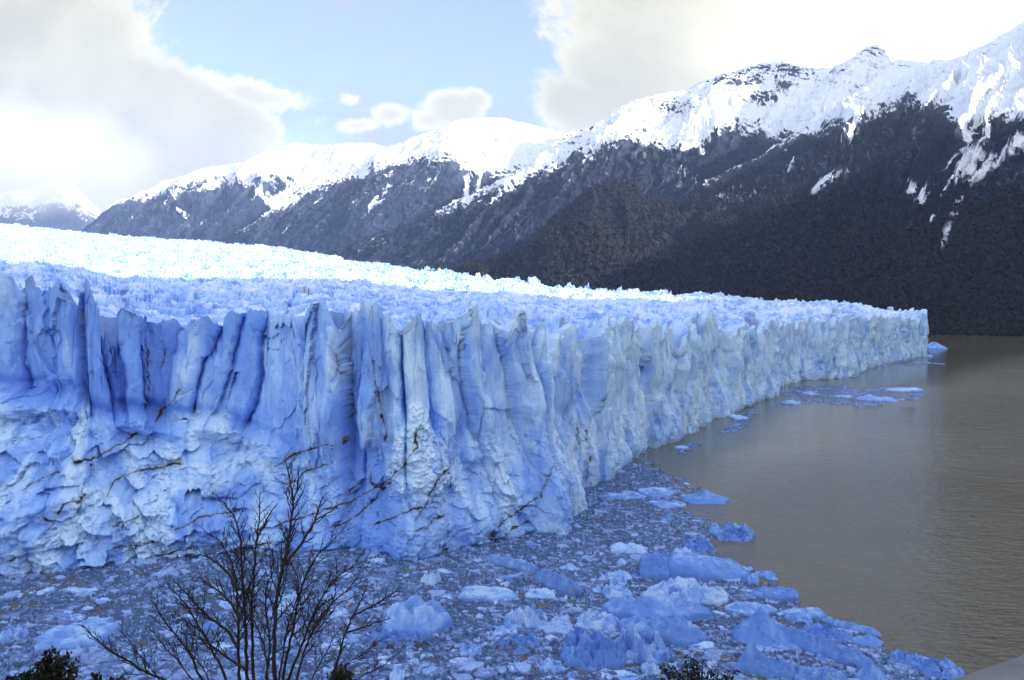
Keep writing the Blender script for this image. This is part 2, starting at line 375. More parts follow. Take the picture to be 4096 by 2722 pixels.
bulge = (np.clip(tri_ * 1.35, 0, 1) * (1 - .6 * flat_) + flat_ * (1 - np.abs(q) ** 6) * .25 + (rk_ - .7) * 2.2 * q * flat_) * np.minimum(wid * 0.22, 3.4) * (0.35 + 0.65 * upper)
bi = np.where(q < 0, ci, ci + 1); bz_ = _h(bi, bi * 0 + 21, 17)      # each crack closes at its own height
crk = sstep(-0.06, 0.12, vv[:, None] - (0.15 + 0.75 * bz_ ** 1.3)) * near + upper * (1 - near) * sstep(-.1, .1, vv[:, None] - .3 - .6 * bz_)
crack = -np.exp(-edge / 0.42) * (0.4 + 4.6 * sstep(0.35, 0.9, _h(bi, bi * 0 + 3, 5) + 0.1)) * crk
# smaller ribs inside each pillar
ws = Um + 1.3 * lean[None] * (Zm - 50) + 0.9 * fbm(Um / 5, Zm / 17, 4, 23)
r1, r2, rc, _, _ = worley(ws / 4.2, Zm / 22 + 9, 41)
ribm = sstep(-0.15, 0.35, fbm(Um / 17, Zm / 30, 3, 43)) * (0.45 + 0.55 * (1 - near))
ribs = (rc - .5) * 1.3 * ribm - 0.9 * np.exp(-(r2 - r1) / 0.07) * (0.15 + 0.85 * upper) * ribm
fc1, fe1, fi1 = facets(ws / 6.5 + 0.3 * fbm(Um / 6, Zm / 9, 3, 8), Zm / 24, 52, 1.0)
fc0, fe0, fi0 = facets(ws / 14 + 0.25 * fbm(Um / 9, Zm / 12, 4, 9), Zm / 34, 51, 1.1)
fc2, fe2, fi2 = facets(Um / 1.7 + 0.5 * fbm(Um / 3, Zm / 5, 3, 18), Zm / 7.5, 53, 1.2)
flute = ridged(ws / 3.2, Zm / 55, 4, 61) - .6
fine_ = fbm(Um / 1.1, Zm / 6.5, 4, 71)
# fallen rubble: the apron at the left and the heap lodged on the middle of the cliff
apr = np.clip(AW / 34, 0, 1)[None] * (1 - sstep(-0.05, 0.06, vv[:, None] - AH[None] - 0.03 * fbm(Um / 6, Zm * 0, 4, 81)))
uc = float(u_of_px(1715)); lumpz = 33.0
du, dz = Um - uc, Zm
tri = sstep(1.0, 0.55, np.abs(du + 2) / (3.0 + (36.5 - np.clip(dz, 14, 36)) * 0.62) + 0.12 * fbm(Um / 3, Zm / 3, 3, 85)) * (1 - sstep(35.0, 37.5, dz)) * sstep(13.0, 18.0, dz + 3.0 * fbm(Um / 5, Zm / 5, 3, 86))
rub_n, rub_e, rub_c = facets(Um / 2.2 + 0.6 * fbm(Um / 2, Zm / 2, 3, 91), Zm / 1.9, 92, 1.0)
rub_n2, rub_e2, rub_c2 = facets(Um / 6.5 + 0.4 * fbm(Um / 5, Zm / 5, 3, 93), Zm / 6.0, 94, 1.0)
rub_n3, _, _ = facets(Um / 0.85 + 0.4 * fbm(Um, Zm, 2, 97), Zm / 0.8, 98, 1.0)
rub = np.clip(apr + tri, 0, 1)
chunky = apr * sstep(-0.25, 0.15, fbm(Um / 16, Zm / 13, 3, 95))           # smooth big blocks among the rubble
D = stand + bulge + crack + ribs * (1 - 0.75 * apr) + flute * (0.30 + 0.45 * (1 - near)) * (1 - rub) + fc1 * (0.75 + 0.35 * (1 - near)) + fc0 * 2.0 + fc2 * (0.20 + .12 * (1 - near)) + fine_ * 0.09 + 1.3 * fbm(Um / 14, Zm / 22, 3, 77) + (1 - near) * (1 - sstep(.35, .75, vv[:, None])) * (1.3 * fbm(Um / 7, Zm / 16, 4, 78))
zs1 = Hm * (0.50 + 0.42 * _h(ci, ci * 0 + 31, 18)) + (wu - (lo + hi) / 2) * (rt_ - .5) * 1.6 + .8 * fbm(Um / 2.5, Zm / 4, 3, 79)
zs2 = Hm * (0.22 + 0.35 * _h(ci, ci * 0 + 32, 19)) - (wu - (lo + hi) / 2) * (rk_ - .5) * 1.8 + .8 * fbm(Um / 2.5, Zm / 4, 3, 80)
D = D - (sstep(0, 1.2, Zm - zs1) * (0.1 + 1.9 * _h(ci, ci * 0 + 33, 20)) + sstep(0, 1.2, Zm - zs2) * (1.2 * _h(ci, ci * 0 + 34, 21) - .2)) * (.25 + .75 * near)
D = D * (1 - 0.75 * apr) + tri * (1.2 + 2.6 * sstep(38, 24, dz) * sstep(10, 20, dz))
D = D + rub * (1 - 0.7 * chunky) * (rub_n * 0.65 + rub_n3 * 0.50 + 0.5 * fbm(Um / 1.0, Zm / 1.0, 4, 96)) + apr * (rub_n2 * 4.0 + 3.6 * fbm(Um / 14, Zm / 9, 4, 99)) + chunky * 0.8
# a wide buttress that reaches the water, dark hollows either side of it
D += near * 3.2 * np.exp(-((Um - u_of_px(1660) - (20 - Zm) * -.1) / 9) ** 2) * (1 - sstep(20, 40, Zm))
D -= near * 2.6 * np.exp(-((Um - u_of_px(1870) + (20 - Zm) * .30) / 3.5) ** 2) * (1 - sstep(26, 36, Zm))
D -= near * 3.0 * np.exp(-((Um - u_of_px(1510)) / 7) ** 2) * (1 - sstep(14, 34, Zm))
D -= near * 2.0 * np.exp(-((Um - u_of_px(1380)) / 8) ** 2) * (1 - sstep(25, 40, Zm))
D += near * 2.0 * np.exp(-((Um - u_of_px(2230)) / 7) ** 2) * (1 - sstep(8, 30, Zm))
# low overhang lip like the one above the dark hollow at right of the heap
lip = near * sstep(0, 1.2, (21.5 + 1.8 * fbm(Um / 6, Zm * 0, 3, 101)) - Zm) * np.exp(-((Um - u_of_px(2010)) / 7.5) ** 4)
D -= lip * 2.2 * (1 - sstep(6, 19, 21 - Zm))
D -= 1.3 * np.exp(-Zm / 0.7) * (0.4 + 0.6 * sstep(-.2, .3, fbm(Um / 9, Zm * 0, 3, 111)))       # melt notch at the waterline
# far walls seen edge on: calm the ripple that would run as level stripes round each pillar
fw = sstep(2150, 2400, PXU)[None] * 0.80
vf1, ve1, _ = facets(ws / 2.4, Zm / 26 + 3, 55, 1.2); vf2, _, _ = facets(ws / 1.0, Zm / 15 + 3, 56, 1.2)
Dsm = D.copy()
for _ in range(3):
    cs = np.cumsum(np.vstack([np.repeat(Dsm[:1], 9, 0), Dsm, np.repeat(Dsm[-1:], 8, 0)]), 0)
    Dsm = (cs[17:] - cs[:-17]) / 17.0
    Dsm = np.vstack([Dsm, np.repeat(Dsm[-1:], D.shape[0] - Dsm.shape[0], 0)])[:D.shape[0]]
D = D * (1 - fw) + (Dsm + 0.85 * vf1 + 0.35 * vf2 - 0.7 * np.exp(-ve1 / .06) * sstep(.2, .7, vv[:, None]) + 0.12 * fbm(Um / 1.0, Zm / 9, 3, 118) + .35 * (1 - upper) * rub_n) * fw
# set back: apron first, then the near vertical cliff
va = np.clip(vv[:, None] / AH[None], 0, 1)
vr = vv[:, None] / AH[None] + .05 * fbm(Um / 7, Zm * 0, 3, 117)
D += np.clip(AW / 34, 0, 1)[None] ** 2 * (3.4 * np.exp(-((vr - .92) / .07) ** 2) - 3.2 * np.exp(-((vr - 1.06) / .06) ** 2))
setb = AW[None] * 0.86 * (0.15 * va + 0.85 * sstep(.12, 1.0, va + .04 * fbm(Um / 12, Zm / 20, 3, 119))) + AW[None] * 0.14 * vv[:, None]
# crest of each pillar
tipdrop = np.abs(q + (rt_ - .5) * .7) ** 1.35 * np.clip(wid * 0.62, 2.0, 8.5) * (0.45 + 1.1 * _h(ci, ci * 0 + 11, 6))
toph = (ch[ci] - tipdrop * 0.75 + (rc - .5) * 1.6 * np.where(PXU > 2350, 1.2, .8)[None] + 1.4 * facets(Um / 2.6, Um * 0 + .5, 122, 1.6)[0] + 0.6 * fbm(Um / 1.4, Um * 0 + 4, 3, 121))[-1]
toph += 1.2
Zf = Zm + toph[None] * sstep(0.55, 1.0, vv)[:, None]
Zf[0] = -1.5
OUT = D - setb
Px = BX[None] + NX[None] * OUT; Py = BY[None] + NY[None] * OUT
# fold over the crest, down into the first crevasse behind it
k = np.linspace(0, 1, NB + 1)[1:, None]
thick = (2.2 + 2.4 * _h(ci[-1], ci[-1] * 0 + 19, 8))[None]
backn = fbm(U[None] / 2.0, k * 3, 4, 131)
Bo = OUT[-1][None] - k ** 0.9 * thick * 2.0 - 0.5 * backn * k
Bz = Zf[-1][None] - (k ** 2.2) * (9.0 + 3 * backn) + 0.35 * np.sin(k * 3.14)
Px = np.vstack([Px, BX[None] + NX[None] * Bo]); Py = np.vstack([Py, BY[None] + NY[None] * Bo]); Zf = np.vstack([Zf, Bz])
FP = np.stack([Px, Py, Zf], -1)

# whiteness and dirt of the ice, with some shading painted in
wpat = 0.48 + 0.35 * fbm(Um / 9, Zm / 24, 4, 141) + 0.22 * (fi1 - .5) + 0.12 * (fi2 - .5) + 0.10 * np.clip(bulge / 2, 0, 1) - 0.05
wpat += 0.12 * sstep(1300, 1700, PXU)[None] + 0.22 * sstep(1900, 2800, PXU)[None] - 0.30 * (1 - sstep(500, 1100, PXU))[None] * (1 - apr)  # left wall painted deeper, standing in for shading against the apron
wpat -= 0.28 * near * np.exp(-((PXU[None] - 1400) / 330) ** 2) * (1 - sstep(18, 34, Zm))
wpat += 0.16 * near * np.exp(-((PXU[None] - 1700) / 90) ** 2) * (1 - sstep(24, 34, Zm))
wpat += rub * (1 - chunky) * (0.34 + 0.28 * (rub_c - .5)) + 0.06 * apr
wpat += 0.14 * (sstep(0.93, 1.0, vv[:, None]))
bandn = perlin(Zm / 2.3 + 0.6 * fbm(Um / 30, Zm / 8, 3, 145), Um / 60, 147)
wpat += 0.035 * bandn * (1 - rub)
# shear bands carrying dirt: polylines drawn on the cliff (photo x, photo y)
DL = [[(300, 1850), (370, 1838), (440, 1800), (500, 1768), (545, 1730)], [(430, 1985), (435, 1950), (470, 1920), (520, 1890), (640, 1872), (720, 1855)],
      [(460, 2105), (500, 2090), (560, 2065)], [(700, 2120), (760, 2100), (800, 2070), (880, 2060), (960, 2038)], [(460, 2192), (560, 2180), (640, 2168), (660, 2140)],
      [(430, 2285), (520, 2262), (570, 2240), (650, 2220), (780, 2190)], [(190, 2160 - 40), (215, 2090), (170, 2070)], [(230, 2060), (250, 2020), (320, 2005)], [(0, 2260), (40, 2245), (75, 2230)],
      [(285, 2295), (340, 2280), (450, 2262)], [(330, 1990), (320, 1965), (360, 1900), (365, 1860)], [(90, 1960), (140, 1930), (230, 1890)],
      [(1490, 1440), (1500, 1520), (1515, 1600), (1530, 1680), (1545, 1760)], [(1395, 1480), (1405, 1540), (1420, 1650), (1380, 1740), (1370, 1780)], [(1340, 1420), (1360, 1500), (1385, 1560)],
      [(1660, 1735), (1668, 1790), (1630, 1840), (1610, 1870), (1570, 1910), (1480, 1965), (1400, 2010), (1320, 2030), (1210, 2070), (1130, 2095)],
      [(1440, 1940), (1400, 1960), (1380, 1985)], [(1560, 1930), (1500, 1990), (1450, 2045), (1400, 2080), (1340, 2110)], [(1485, 1890), (1480, 1925), (1530, 1960)],
      [(1800, 1870), (1760, 1910), (1720, 1990), (1690, 2030), (1600, 2060), (1500, 2100)], [(1770, 2060), (1720, 2100), (1660, 2130)],
      [(2150, 1990), (2080, 2040), (2020, 2080), (1980, 2130), (1960, 2160), (1920, 2190)], [(2200, 1890), (2180, 1940), (2165, 1990)], [(2360, 1830), (2350, 1880), (2335, 1930)], [(2310, 1700), (2315, 1760), (2320, 1800)], [(2345, 1720), (2355, 1790)],
      [(2110, 2090), (2060, 2110), (2030, 2140)], [(1100, 1870), (1180, 1820), (1260, 1790), (1330, 1780)], [(1150, 1940), (1240, 1880), (1330, 1850)], [(940, 2200), (1020, 2185), (1120, 2170)], [(560, 1330), (590, 1400), (600, 1560)], [(620, 1690), (650, 1640), (700, 1600), (720, 1560)], [(640, 1470), (655, 1440), (660, 1400)]]
FPf = FP[:NR]
ppx, ppy = proj(FPf)
dirt = np.zeros_like(Zm)
wob_x = 9 * fbm(Um / 2.4, Zm / 2.4, 4, 151); wob_y = 7 * fbm(Um / 2.4, Zm / 2.4, 4, 152)
fmask = (PXU < 2335)
qx, qy = ppx + wob_x, ppy + wob_y
wdt = 3.4 + 3.8 * np.clip(fbm(Um / 3.0, Zm / 3.0, 3, 153), -.55, 1.2); dpr = 0.74 + 0.26 * sstep(-.25, .35, fbm(Um / 6, Zm / 5, 3, 154))
for pl in DL:
    pl = np.array(pl, float)
    cols = fmask if pl[:, 0].max() < 2300 else (PXU < 2460) & (PXU > 2230)
    jj = np.where(cols & (ppx.max(0) > pl[:, 0].min() - 60) & (ppx.min(0) < pl[:, 0].max() + 60))[0]
    if len(jj) == 0: continue
    sx, sy = qx[:, jj], qy[:, jj]; best = np.full(sx.shape, 1e9)
    for a, b in zip(pl[:-1], pl[1:]):
        d = b - a; tt = np.clip(((sx - a[0]) * d[0] + (sy - a[1]) * d[1]) / (d @ d), 0, 1)
        best = np.minimum(best, np.hypot(sx - a[0] - tt * d[0], sy - a[1] - tt * d[1]))
    ww = wdt[:, jj]
    dirt[:, jj] = np.maximum(dirt[:, jj], dpr[:, jj] * (np.exp(-(best / ww) ** 2) + 0.36 * np.exp(-(best / (ww * 7)) ** 2)))
veins = (1 - np.abs(perlin(Um / 22 + Zm / 19 + .5 * fbm(Um / 9, Zm / 9, 3, 155), Zm / 21 - Um / 60, 156))) ** 26
dirt = np.maximum(dirt, 0.62 * veins * near * (1 - sstep(22, 34, Zm)) * sstep(-.1, .3, fbm(Um / 10, Zm / 10, 2, 157)))
veins2 = (1 - np.abs(perlin(Um / 16, Zm / 70 + 3, 158))) ** 40
dirt = np.maximum(dirt, 0.5 * veins2 * sstep(.0, .4, fbm(Um / 8, Zm / 14, 2, 159)))
dirt = np.maximum(dirt, 0.75 * np.exp(-Zm / 0.45) * sstep(.0, .25, fbm(Um / 11, Zm * 0 + 2, 3, 160)))
dirt = np.maximum(dirt, 0.40 * sstep(0.9, 1.0, vv[:, None]) * sstep(0.1, .5, fbm(Um / 4, Zm / 6, 3, 161)) * near)
# crack-line depth where a band crosses
FPf[..., 0] -= NX[None] * 0.5 * np.clip(dirt - .5, 0, 1); FPf[..., 1] -= NY[None] * 0.5 * np.clip(dirt - .5, 0, 1)
backw = np.repeat(wpat[-1][None], NB, 0); backd = np.repeat(dirt[-1][None], NB, 0)
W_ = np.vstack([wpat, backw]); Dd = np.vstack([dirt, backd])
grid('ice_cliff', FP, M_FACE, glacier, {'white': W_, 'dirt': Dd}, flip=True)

# --- the crevassed upper surface
PXR = np.array([-700, -300, 0, 320, 600, 900, 1230, 1450, 1700, 2000, 2300, 2700, 3100, 3300, 3500, 3620, 3700], float)
YR = np.array([850, 875, 895, 930, 952, 973, 1008, 1052, 1080, 1120, 1153, 1176, 1196, 1210, 1230, 1240, 1246], float)
DR = np.array([6500, 6300, 6000, 5200, 4600, 4000, 3500, 3200, 2700, 2200, 1850, 1500, 1300, 1230, 1150, 1080, 1040], float)
cols = np.arange(-640, 3712, 2.5)
NRr = 640
rimD = np.interp(cols, PXR, DR); rimY = np.interp(cols, PXR, YR)
# nearest point where the bearing meets the cliff's inner edge
inner_x = FP[-6, :, 0]; inner_y = FP[-6, :, 1]; inner_z = FP[-1, :, 2]
bear = 2048 + FPX * inner_x / inner_y
order = np.argsort(bear); bb, dd_, zz_ = bear[order], inner_y[order], inner_z[order]
bins = np.round((bb + 2000) / 12).astype(int)
far = {}
okb = (PXU[order] < 3690)
for b_, d_ in zip(bins[okb], dd_[okb]):
    far[b_] = max(far.get(b_, 0), d_)
kb = np.array(sorted(far)); kd = np.array([far[i] for i in kb])
frontD = np.interp(cols, kb * 12 - 2000, kd)
frontD = np.max([np.roll(np.pad(frontD, 40, mode='edge'), k_) for k_ in range(-16, 17)], axis=0)
frontD = np.minimum(smooth1(frontD, 14)[40:-40], rimD * .93)
Xc = ray(cols, cols * 0 + 1225)[0]
lr = np.linspace(0, 1, NRr)
Dm = frontD[None] * (rimD / frontD)[None] ** lr[:, None]
eY0 = np.interp(cols, WL[:, 0], WL[:, 2]) + 26
eY0 = smooth1(eY0, 25)
pw = np.interp(cols, [-700, 300, 1200, 2000, 3000, 3700], [1.0, 1.05, 1.15, 1.2, 1.2, 1.1])
eYm = eY0[None] + (rimY - eY0)[None] * lr[:, None] ** pw[None]
Zs = CAMZ + ray(cols[None] + 0 * eYm, eYm)[1] * Dm
Xm = Xc[None] * Dm; Ym = Dm
amp = np.clip(Dm / 900, 0.75, 3.2)
sz = np.clip(Dm / 600, 1.0, 2.6)
q1 = 11.0
wxn = Xm + 5 * fbm(Xm / 26, Ym / 26, 3, 201); wyn = Ym * 1.25 + 5 * fbm(Xm / 26, Ym / 26, 3, 202)
f1a, e1a, c1a = facets(wxn / 13, wyn / 11, 203, 1.2)
f1b, e1b, c1b = facets(wxn / 31, wyn / 24, 204, 1.2)
f1c, e1c, c1c = facets(wxn / 5.0, wyn / 4.6, 205, 1.2)
f1d, e1d, c1d = facets(wxn / 80, wyn / 60, 209, 1.2)
ca = 5.0 * ridged(Xm / 70 + Ym / 240, Ym / 95, 3, 206) + 4.0 * fbm(Xm / 150, Ym / 120, 3, 207)
rowd = Dm * (np.log(rimD / frontD) / NRr)[None]
wk = lambda size: np.clip(size / (rowd * 2.6), 0, 1)
relief = wk(5) * (f1c * 1.7 - 0.8 * np.exp(-e1c / .1)) + wk(13) * (f1a * 3.0 - 1.9 * np.exp(-e1a / 0.12)) + wk(31) * (f1b * 5.6 - 3.6 * np.exp(-e1b / 0.07)) + (f1d * 9 - 5 * np.exp(-e1d / .06)) * sstep(900, 2200, Dm) * wk(80)
relief = relief + 0.5 * fbm(Xm / 3, Ym / 3, 4, 208) * wk(4) + 1.8 * fbm(Xm / 14, Ym / 14, 3, 218) * wk(14) + Dm * 0.0012 * perlin(Xm / Dm * 420, np.log(Dm) * 260, 219)
relief = relief * (0.78 + 0.30 * sstep(230, 600, Dm)) * (1 - .12 * sstep(700, 1500, Dm))
relief = relief * (1 - .6 * sstep(3350, 3600, cols))[None]
edgefade = sstep(0, 0.05, lr)[:, None]
Zs2 = Zs + (relief + (ca - 4)) * (0.35 + 0.65 * edgefade)
Zs2 += 0.6 * sstep(0.97, 1, lr)[:, None] * relief
# behind the rim it falls away
tail = np.array([1.02, 1.06, 1.15])
tz = np.array([-6, -45, -400])
Dt = rimD[None] * tail[:, None]
Xm = np.vstack([Xm, Xc[None] * Dt]); Ym = np.vstack([Ym, Dt]); Zs2 = np.vstack([Zs2, np.maximum(Zs[-1][None] + tz[:, None] * rimD[None] / 2500, -20)])
# in front it drops behind the pillars
Xm = np.vstack([Xm[:1], Xm]); Ym = np.vstack([Ym[:1] - 0.5, Ym]); Zs2 = np.vstack([Zs2[:1] - 12, Zs2])
wt = 0.62 + 0.14 * sstep(500, 1100, Ym) + 0.25 * fbm(Xm / 40, Ym / 40, 3, 211) + 0.15 * fbm(Xm / 7, Ym / 7, 3, 212)  # farther ice made whiter: sunlit look put into the whiteness
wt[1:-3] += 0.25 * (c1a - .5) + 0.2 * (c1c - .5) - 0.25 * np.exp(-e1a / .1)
dt = 0.42 * sstep(0.25, 0.6, fbm(Xm / 20, Ym / 9, 4, 213)) * sstep(-.1, .4, fbm(Xm / 200, Ym / 160, 2, 214))
grid('crevassed_ice_field', np.stack([Xm, Ym, Zs2], -1), M_TOP, glacier, {'white': wt, 'dirt': dt}, smooth=False)

# the leaning ice flake at the far corner
def chunk_mesh(name, hull_pts, seed=0):
    import bmesh
    bm = bmesh.new()
    for p in hull_pts: bm.verts.new(p)
    bmesh.ops.convex_hull(bm, input=bm.verts[:])
    loose = [v for v in bm.verts if not v.link_faces]
    if loose: bmesh.ops.delete(bm, geom=loose, context='VERTS')
    bmesh.ops.triangulate(bm, faces=bm.faces[:])
    bmesh.ops.subdivide_edges(bm, edges=bm.edges[:], cuts=3, use_grid_fill=True)
    r_ = random.Random(seed)
    for v in bm.verts:
        s_ = 0.22
        v.co += Vector((r_.uniform(-s_, s_), r_.uniform(-s_, s_), r_.uniform(-s_, s_) * .6))
    me = bpy.data.meshes.new(name); bm.to_mesh(me); bm.free()
    for nme, val in (('white', .7), ('dirt', 0.0)):
        a = me.attributes.new(nme, 'FLOAT', 'POINT'); a.data.foreach_set('value', np.full(len(me.vertices), val, np.float32))
    return me
c0 = at(3689, 1253, 972)
fl = []
for (dx, dz_) in ((-4.0, -26), (1.5, -26), (-2.0, -9), (2.0, -11), (-1.4, 0.0), (2.3, -.5), (1.2, -14)):
    for dyy in (-2.2, 2.2): fl.append((c0[0] + dx, c0[1] + dyy, c0[2] + dz_))
link('ice_flake', chunk_mesh('ice_flake', fl, 3), M_FACE, glacier)

# ------------------------------------------------------------------ mountains
def poly_resample(P, n, wts=None):
    P = np.asarray(P, float)
    d = np.concatenate([[0], np.cumsum(np.maximum(np.abs(np.diff(P[:, 0])), 1.0))])
    s_ = np.linspace(0, d[-1], n)
    return np.column_stack([np.interp(s_, d, P[:, i]) for i in range(P.shape[1])]), s_ / d[-1]
SHEETS = {}
def mountain(name, ridge, foot, snow, label, n=600, m=300, gp=1.25, spur=120, spurw=500, rough=26, back=1200, seed=1, strata=0.0, dustk=1.0, chutes=(), stone=(), rock_top=0.0, peakrough=5.0, lit=None):
    R, s_ = poly_resample(ridge, n); Fp, _ = poly_resample(foot, n)
    Rp = at(R[:, 0], R[:, 1], R[:, 2])
    Fx = (Fp[:, 0] - 2048) / FPX * Fp[:, 1]
    F3 = np.stack([Fx, Fp[:, 1], Fp[:, 2]], -1)
    t = np.linspace(0, 1, m)[:, None]
    Sx = np.concatenate([[0], np.cumsum(np.hypot(np.diff(Rp[:, 0]), np.diff(Rp[:, 1])))])[None] + 0 * t
    lenT = np.linalg.norm((F3 - Rp)[:, :2], axis=1)[None]
    T = t * lenT
    XY = Rp[None, :, :2] * (1 - t[..., None]) + F3[None, :, :2] * t[..., None]
    g = 1 - t ** gp
    g = 0.75 * g + 0.25 * (1 - t)
    z = F3[None, :, 2] + (Rp[None, :, 2] - F3[None, :, 2]) * g
    env = np.sin(np.pi * np.clip(t, 0, 1) ** 0.75)
    hgt = (Rp[:, 2] - F3[:, 2])[None]; hk = np.clip(hgt / 900, 0.1, 1.2)
    sw = Sx + 0.22 * spurw * fbm(Sx / spurw * 1.3, T / 700, 4, seed) + 0.15 * T * perlin(Sx / 2500, T * 0, seed + 3)
    rd = ridged(sw / spurw, T / 2600 + seed, 3, seed + 7, 0.5) - 0.62
    rd2 = ridged(sw / (spurw * 0.30), T / 900, 4, seed + 9, 0.55) - 0.6
    rd3 = ridged(sw / (spurw * 0.09), T / 260, 4, seed + 11, 0.6) - 0.6
    dsp = env * hk * (spur * 1.5 * rd + spur * 0.42 * rd2) + (0.12 + env) * (0.3 + hk * .7) * rough * rd3 * 0.9
    dsp += (0.3 + env) * rough * 0.5 * fbm(XY[..., 0] / 60, XY[..., 1] / 60 + z / 60, 4, seed + 13)
    top = np.exp(-t * 30)
    z = z + dsp * (1 - top) + top * peakrough * (fbm(Sx / 60, T / 60, 5, seed + 15))
    if strata:
        # ledges: the slope steps in flat-lying beds near the crest
        per = 42.0
        zz = z + 14 * fbm(Sx / 700, T / 900, 3, seed + 17)
        fr = (zz / per) % 1.0
        z = z + strata * np.exp(-t * 5) * per * (sstep(0.2, 0.8, fr) - fr)
    outv = (F3 - Rp)[None, :, :2]; outv = outv / (np.linalg.norm(outv, axis=-1, keepdims=True) + 1e-6)
    XY = XY + outv * (dsp * 0.45)[..., None]
    P = np.concatenate([XY, z[..., None]], -1)
    qx_, qy_ = proj(P)
    # geometry slope
    gz_t = np.gradient(z, axis=0) / (np.gradient(T, axis=0) + 1e-6); gz_s = np.gradient(z, axis=1) / (np.gradient(Sx, axis=1) + 1e-6)
    steep = np.hypot(gz_t, gz_s)
    sn = np.array(snow, float)
    line = np.interp(qx_, sn[:, 0], sn[:, 1])
    streak = fbm(sw / (spurw * 0.10), T / 420, 5, seed + 21, 0.6); blot = fbm(sw / (spurw * .35), T / 500, 5, seed + 22, .6)
    vpx = (line - qy_) + 30 * streak + 22 * blot + 48 * np.clip(-rd2, -.5, .5)
    snw = 0.5 + np.clip(vpx / 55, -0.75, 0.75)
    # rock showing through on steep, rough ground
    stp = sstep(0.85, 1.7, steep + 0.35 * streak)
    snw = snw - 0.62 * stp * sstep(0.3, 1.0, snw)
    if strata or rock_top:
        bd = perlin(z / 16 + 1.5 * fbm(Sx / 400, T / 400, 3, seed + 25), Sx / 900, seed + 26)
        rt = sstep(0.05, 0.6, bd + .5 * streak) * sstep(-0.1, 0.35, fbm(Sx / 420, T / 260, 3, seed + 27) + 0.12)
        snw = snw - (0.75 * (rock_top + 0.35 * strata)) * rt * np.exp(-t * 3.5) * sstep(.8, 1.1, snw + .3)
    # isolated snow patches lower down
    patch = sstep(0.62, 1.0, streak * 0.8 + blot * 0.9 + 0.15 * rd3)
    snw = np.maximum(snw, 0.58 * dustk * patch * sstep(330, 40, qy_ - line))
    for (pl, wpx, str_) in chutes:
        pl = np.array(pl, float); best = np.full(qx_.shape, 1e9); sxx = qx_ + 16 * blot; syy = qy_ + 16 * streak
        for a, b in zip(pl[:-1], pl[1:]):
            d = b - a; tt = np.clip(((sxx - a[0]) * d[0] + (syy - a[1]) * d[1]) / (d @ d), 0, 1)
            best = np.minimum(best, np.hypot(sxx - a[0] - tt * d[0], syy - a[1] - tt * d[1]))
        snw = np.maximum(snw, str_ * np.exp(-(best / wpx) ** 2) + 0.35 * streak * np.exp(-(best / (wpx * 1.6)) ** 2))
    for (sx0, sy0, sr1, sr2, k_) in stone:
        e_ = np.exp(-((qx_ - sx0) / sr1) ** 2 - ((qy_ - sy0) / sr2) ** 2)
        snw = snw - k_ * e_ * (0.6 + 0.9 * sstep(-.2, .4, streak + perlin(z / 14, Sx / 600, seed + 31)))
    wood = sstep(-20, 60, qy_ - line + 30 * streak)
    dust = dustk * 0.6 * np.clip(0.35 + 0.9 * blot, 0, 1) * sstep(520, 0, qy_ - line)
    # back slope
    Bk = P[:1].copy(); Bk2 = P[:1].copy()
    Bk[..., :2] -= outv[:1] * back * .15; Bk[..., 2] -= back * 0.07; Bk2[..., :2] -= outv[:1] * back; Bk2[..., 2] = -20
    Pf = np.concatenate([Bk2, Bk, P], 0)
    ex = lambda a: np.concatenate([a[:1], a[:1], a], 0)
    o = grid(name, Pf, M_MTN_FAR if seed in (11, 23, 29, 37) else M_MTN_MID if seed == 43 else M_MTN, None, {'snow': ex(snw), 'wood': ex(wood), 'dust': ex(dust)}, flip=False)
    tag(o, label, 'mountain', kind='structure')
    SHEETS[name + str(seed)] = (P, qx_, qy_, snw, wood)
    return o

mountain('mountain', [(-900, 700, 17000), (-500, 620, 17000), (-200, 740, 17000), (0, 770, 17000), (150, 745, 17000), (249, 700, 17000), (330, 770, 17000), (408, 855, 17000), (470, 800, 17500), (540, 790, 17800), (620, 860, 18000), (900, 1000, 18000)],
         [(-900, 13500, 0), (900, 14500, 0)], [(-1000, 880), (0, 870), (250, 840), (330, 870), (1000, 880)], 'faint snowy peak fading into the cloud at far left',
         n=420, m=160, spur=260, spurw=2200, rough=60, seed=11, dustk=.5)
mountain('mountain', [(150, 960, 9000), (319, 931, 9200), (396, 868, 9400), (523, 791, 9600), (612, 753, 9700), (676, 721, 9800), (766, 695, 9800), (868, 667, 9800), (976, 651, 9800), (1053, 612, 9800), (1104, 593, 9800), (1180, 571, 9800), (1250, 580, 9800), (1389, 584, 9700), (1428, 574, 9600), (1479, 571, 9500), (1568, 597, 9500), (1700, 640, 9500), (2000, 640, 9500)],
         [(0, 8300, 300), (350, 6900, 200), (700, 6400, 200), (1500, 6700, 200)], [(300, 850), (480, 800), (620, 795), (750, 765), (980, 735), (1080, 730), (1250, 750), (1500, 760)], 'low snow topped mountain at far left with a dark blue foot',
         n=560, m=240, spur=150, spurw=900, rough=34, seed=23, rock_top=.5, chutes=[([(1180, 745), (1110, 800), (1090, 855)], 22, 0.9), ([(1050, 760), (1085, 840)], 18, .7)], gp=1.35)
mountain('mountain', [(2200, 520, 8300), (2257, 540, 8300), (2300, 523, 8300), (2352, 514, 8300), (2420, 560, 8300), (2500, 620, 8300)], [(2200, 7800, 500), (2500, 7800, 500)], [(2100, 600), (2600, 600)],
         'small snowy crest peeking out between the two larger mountains', n=120, m=60, spur=40, spurw=200, rough=25, seed=29, rock_top=1.0)
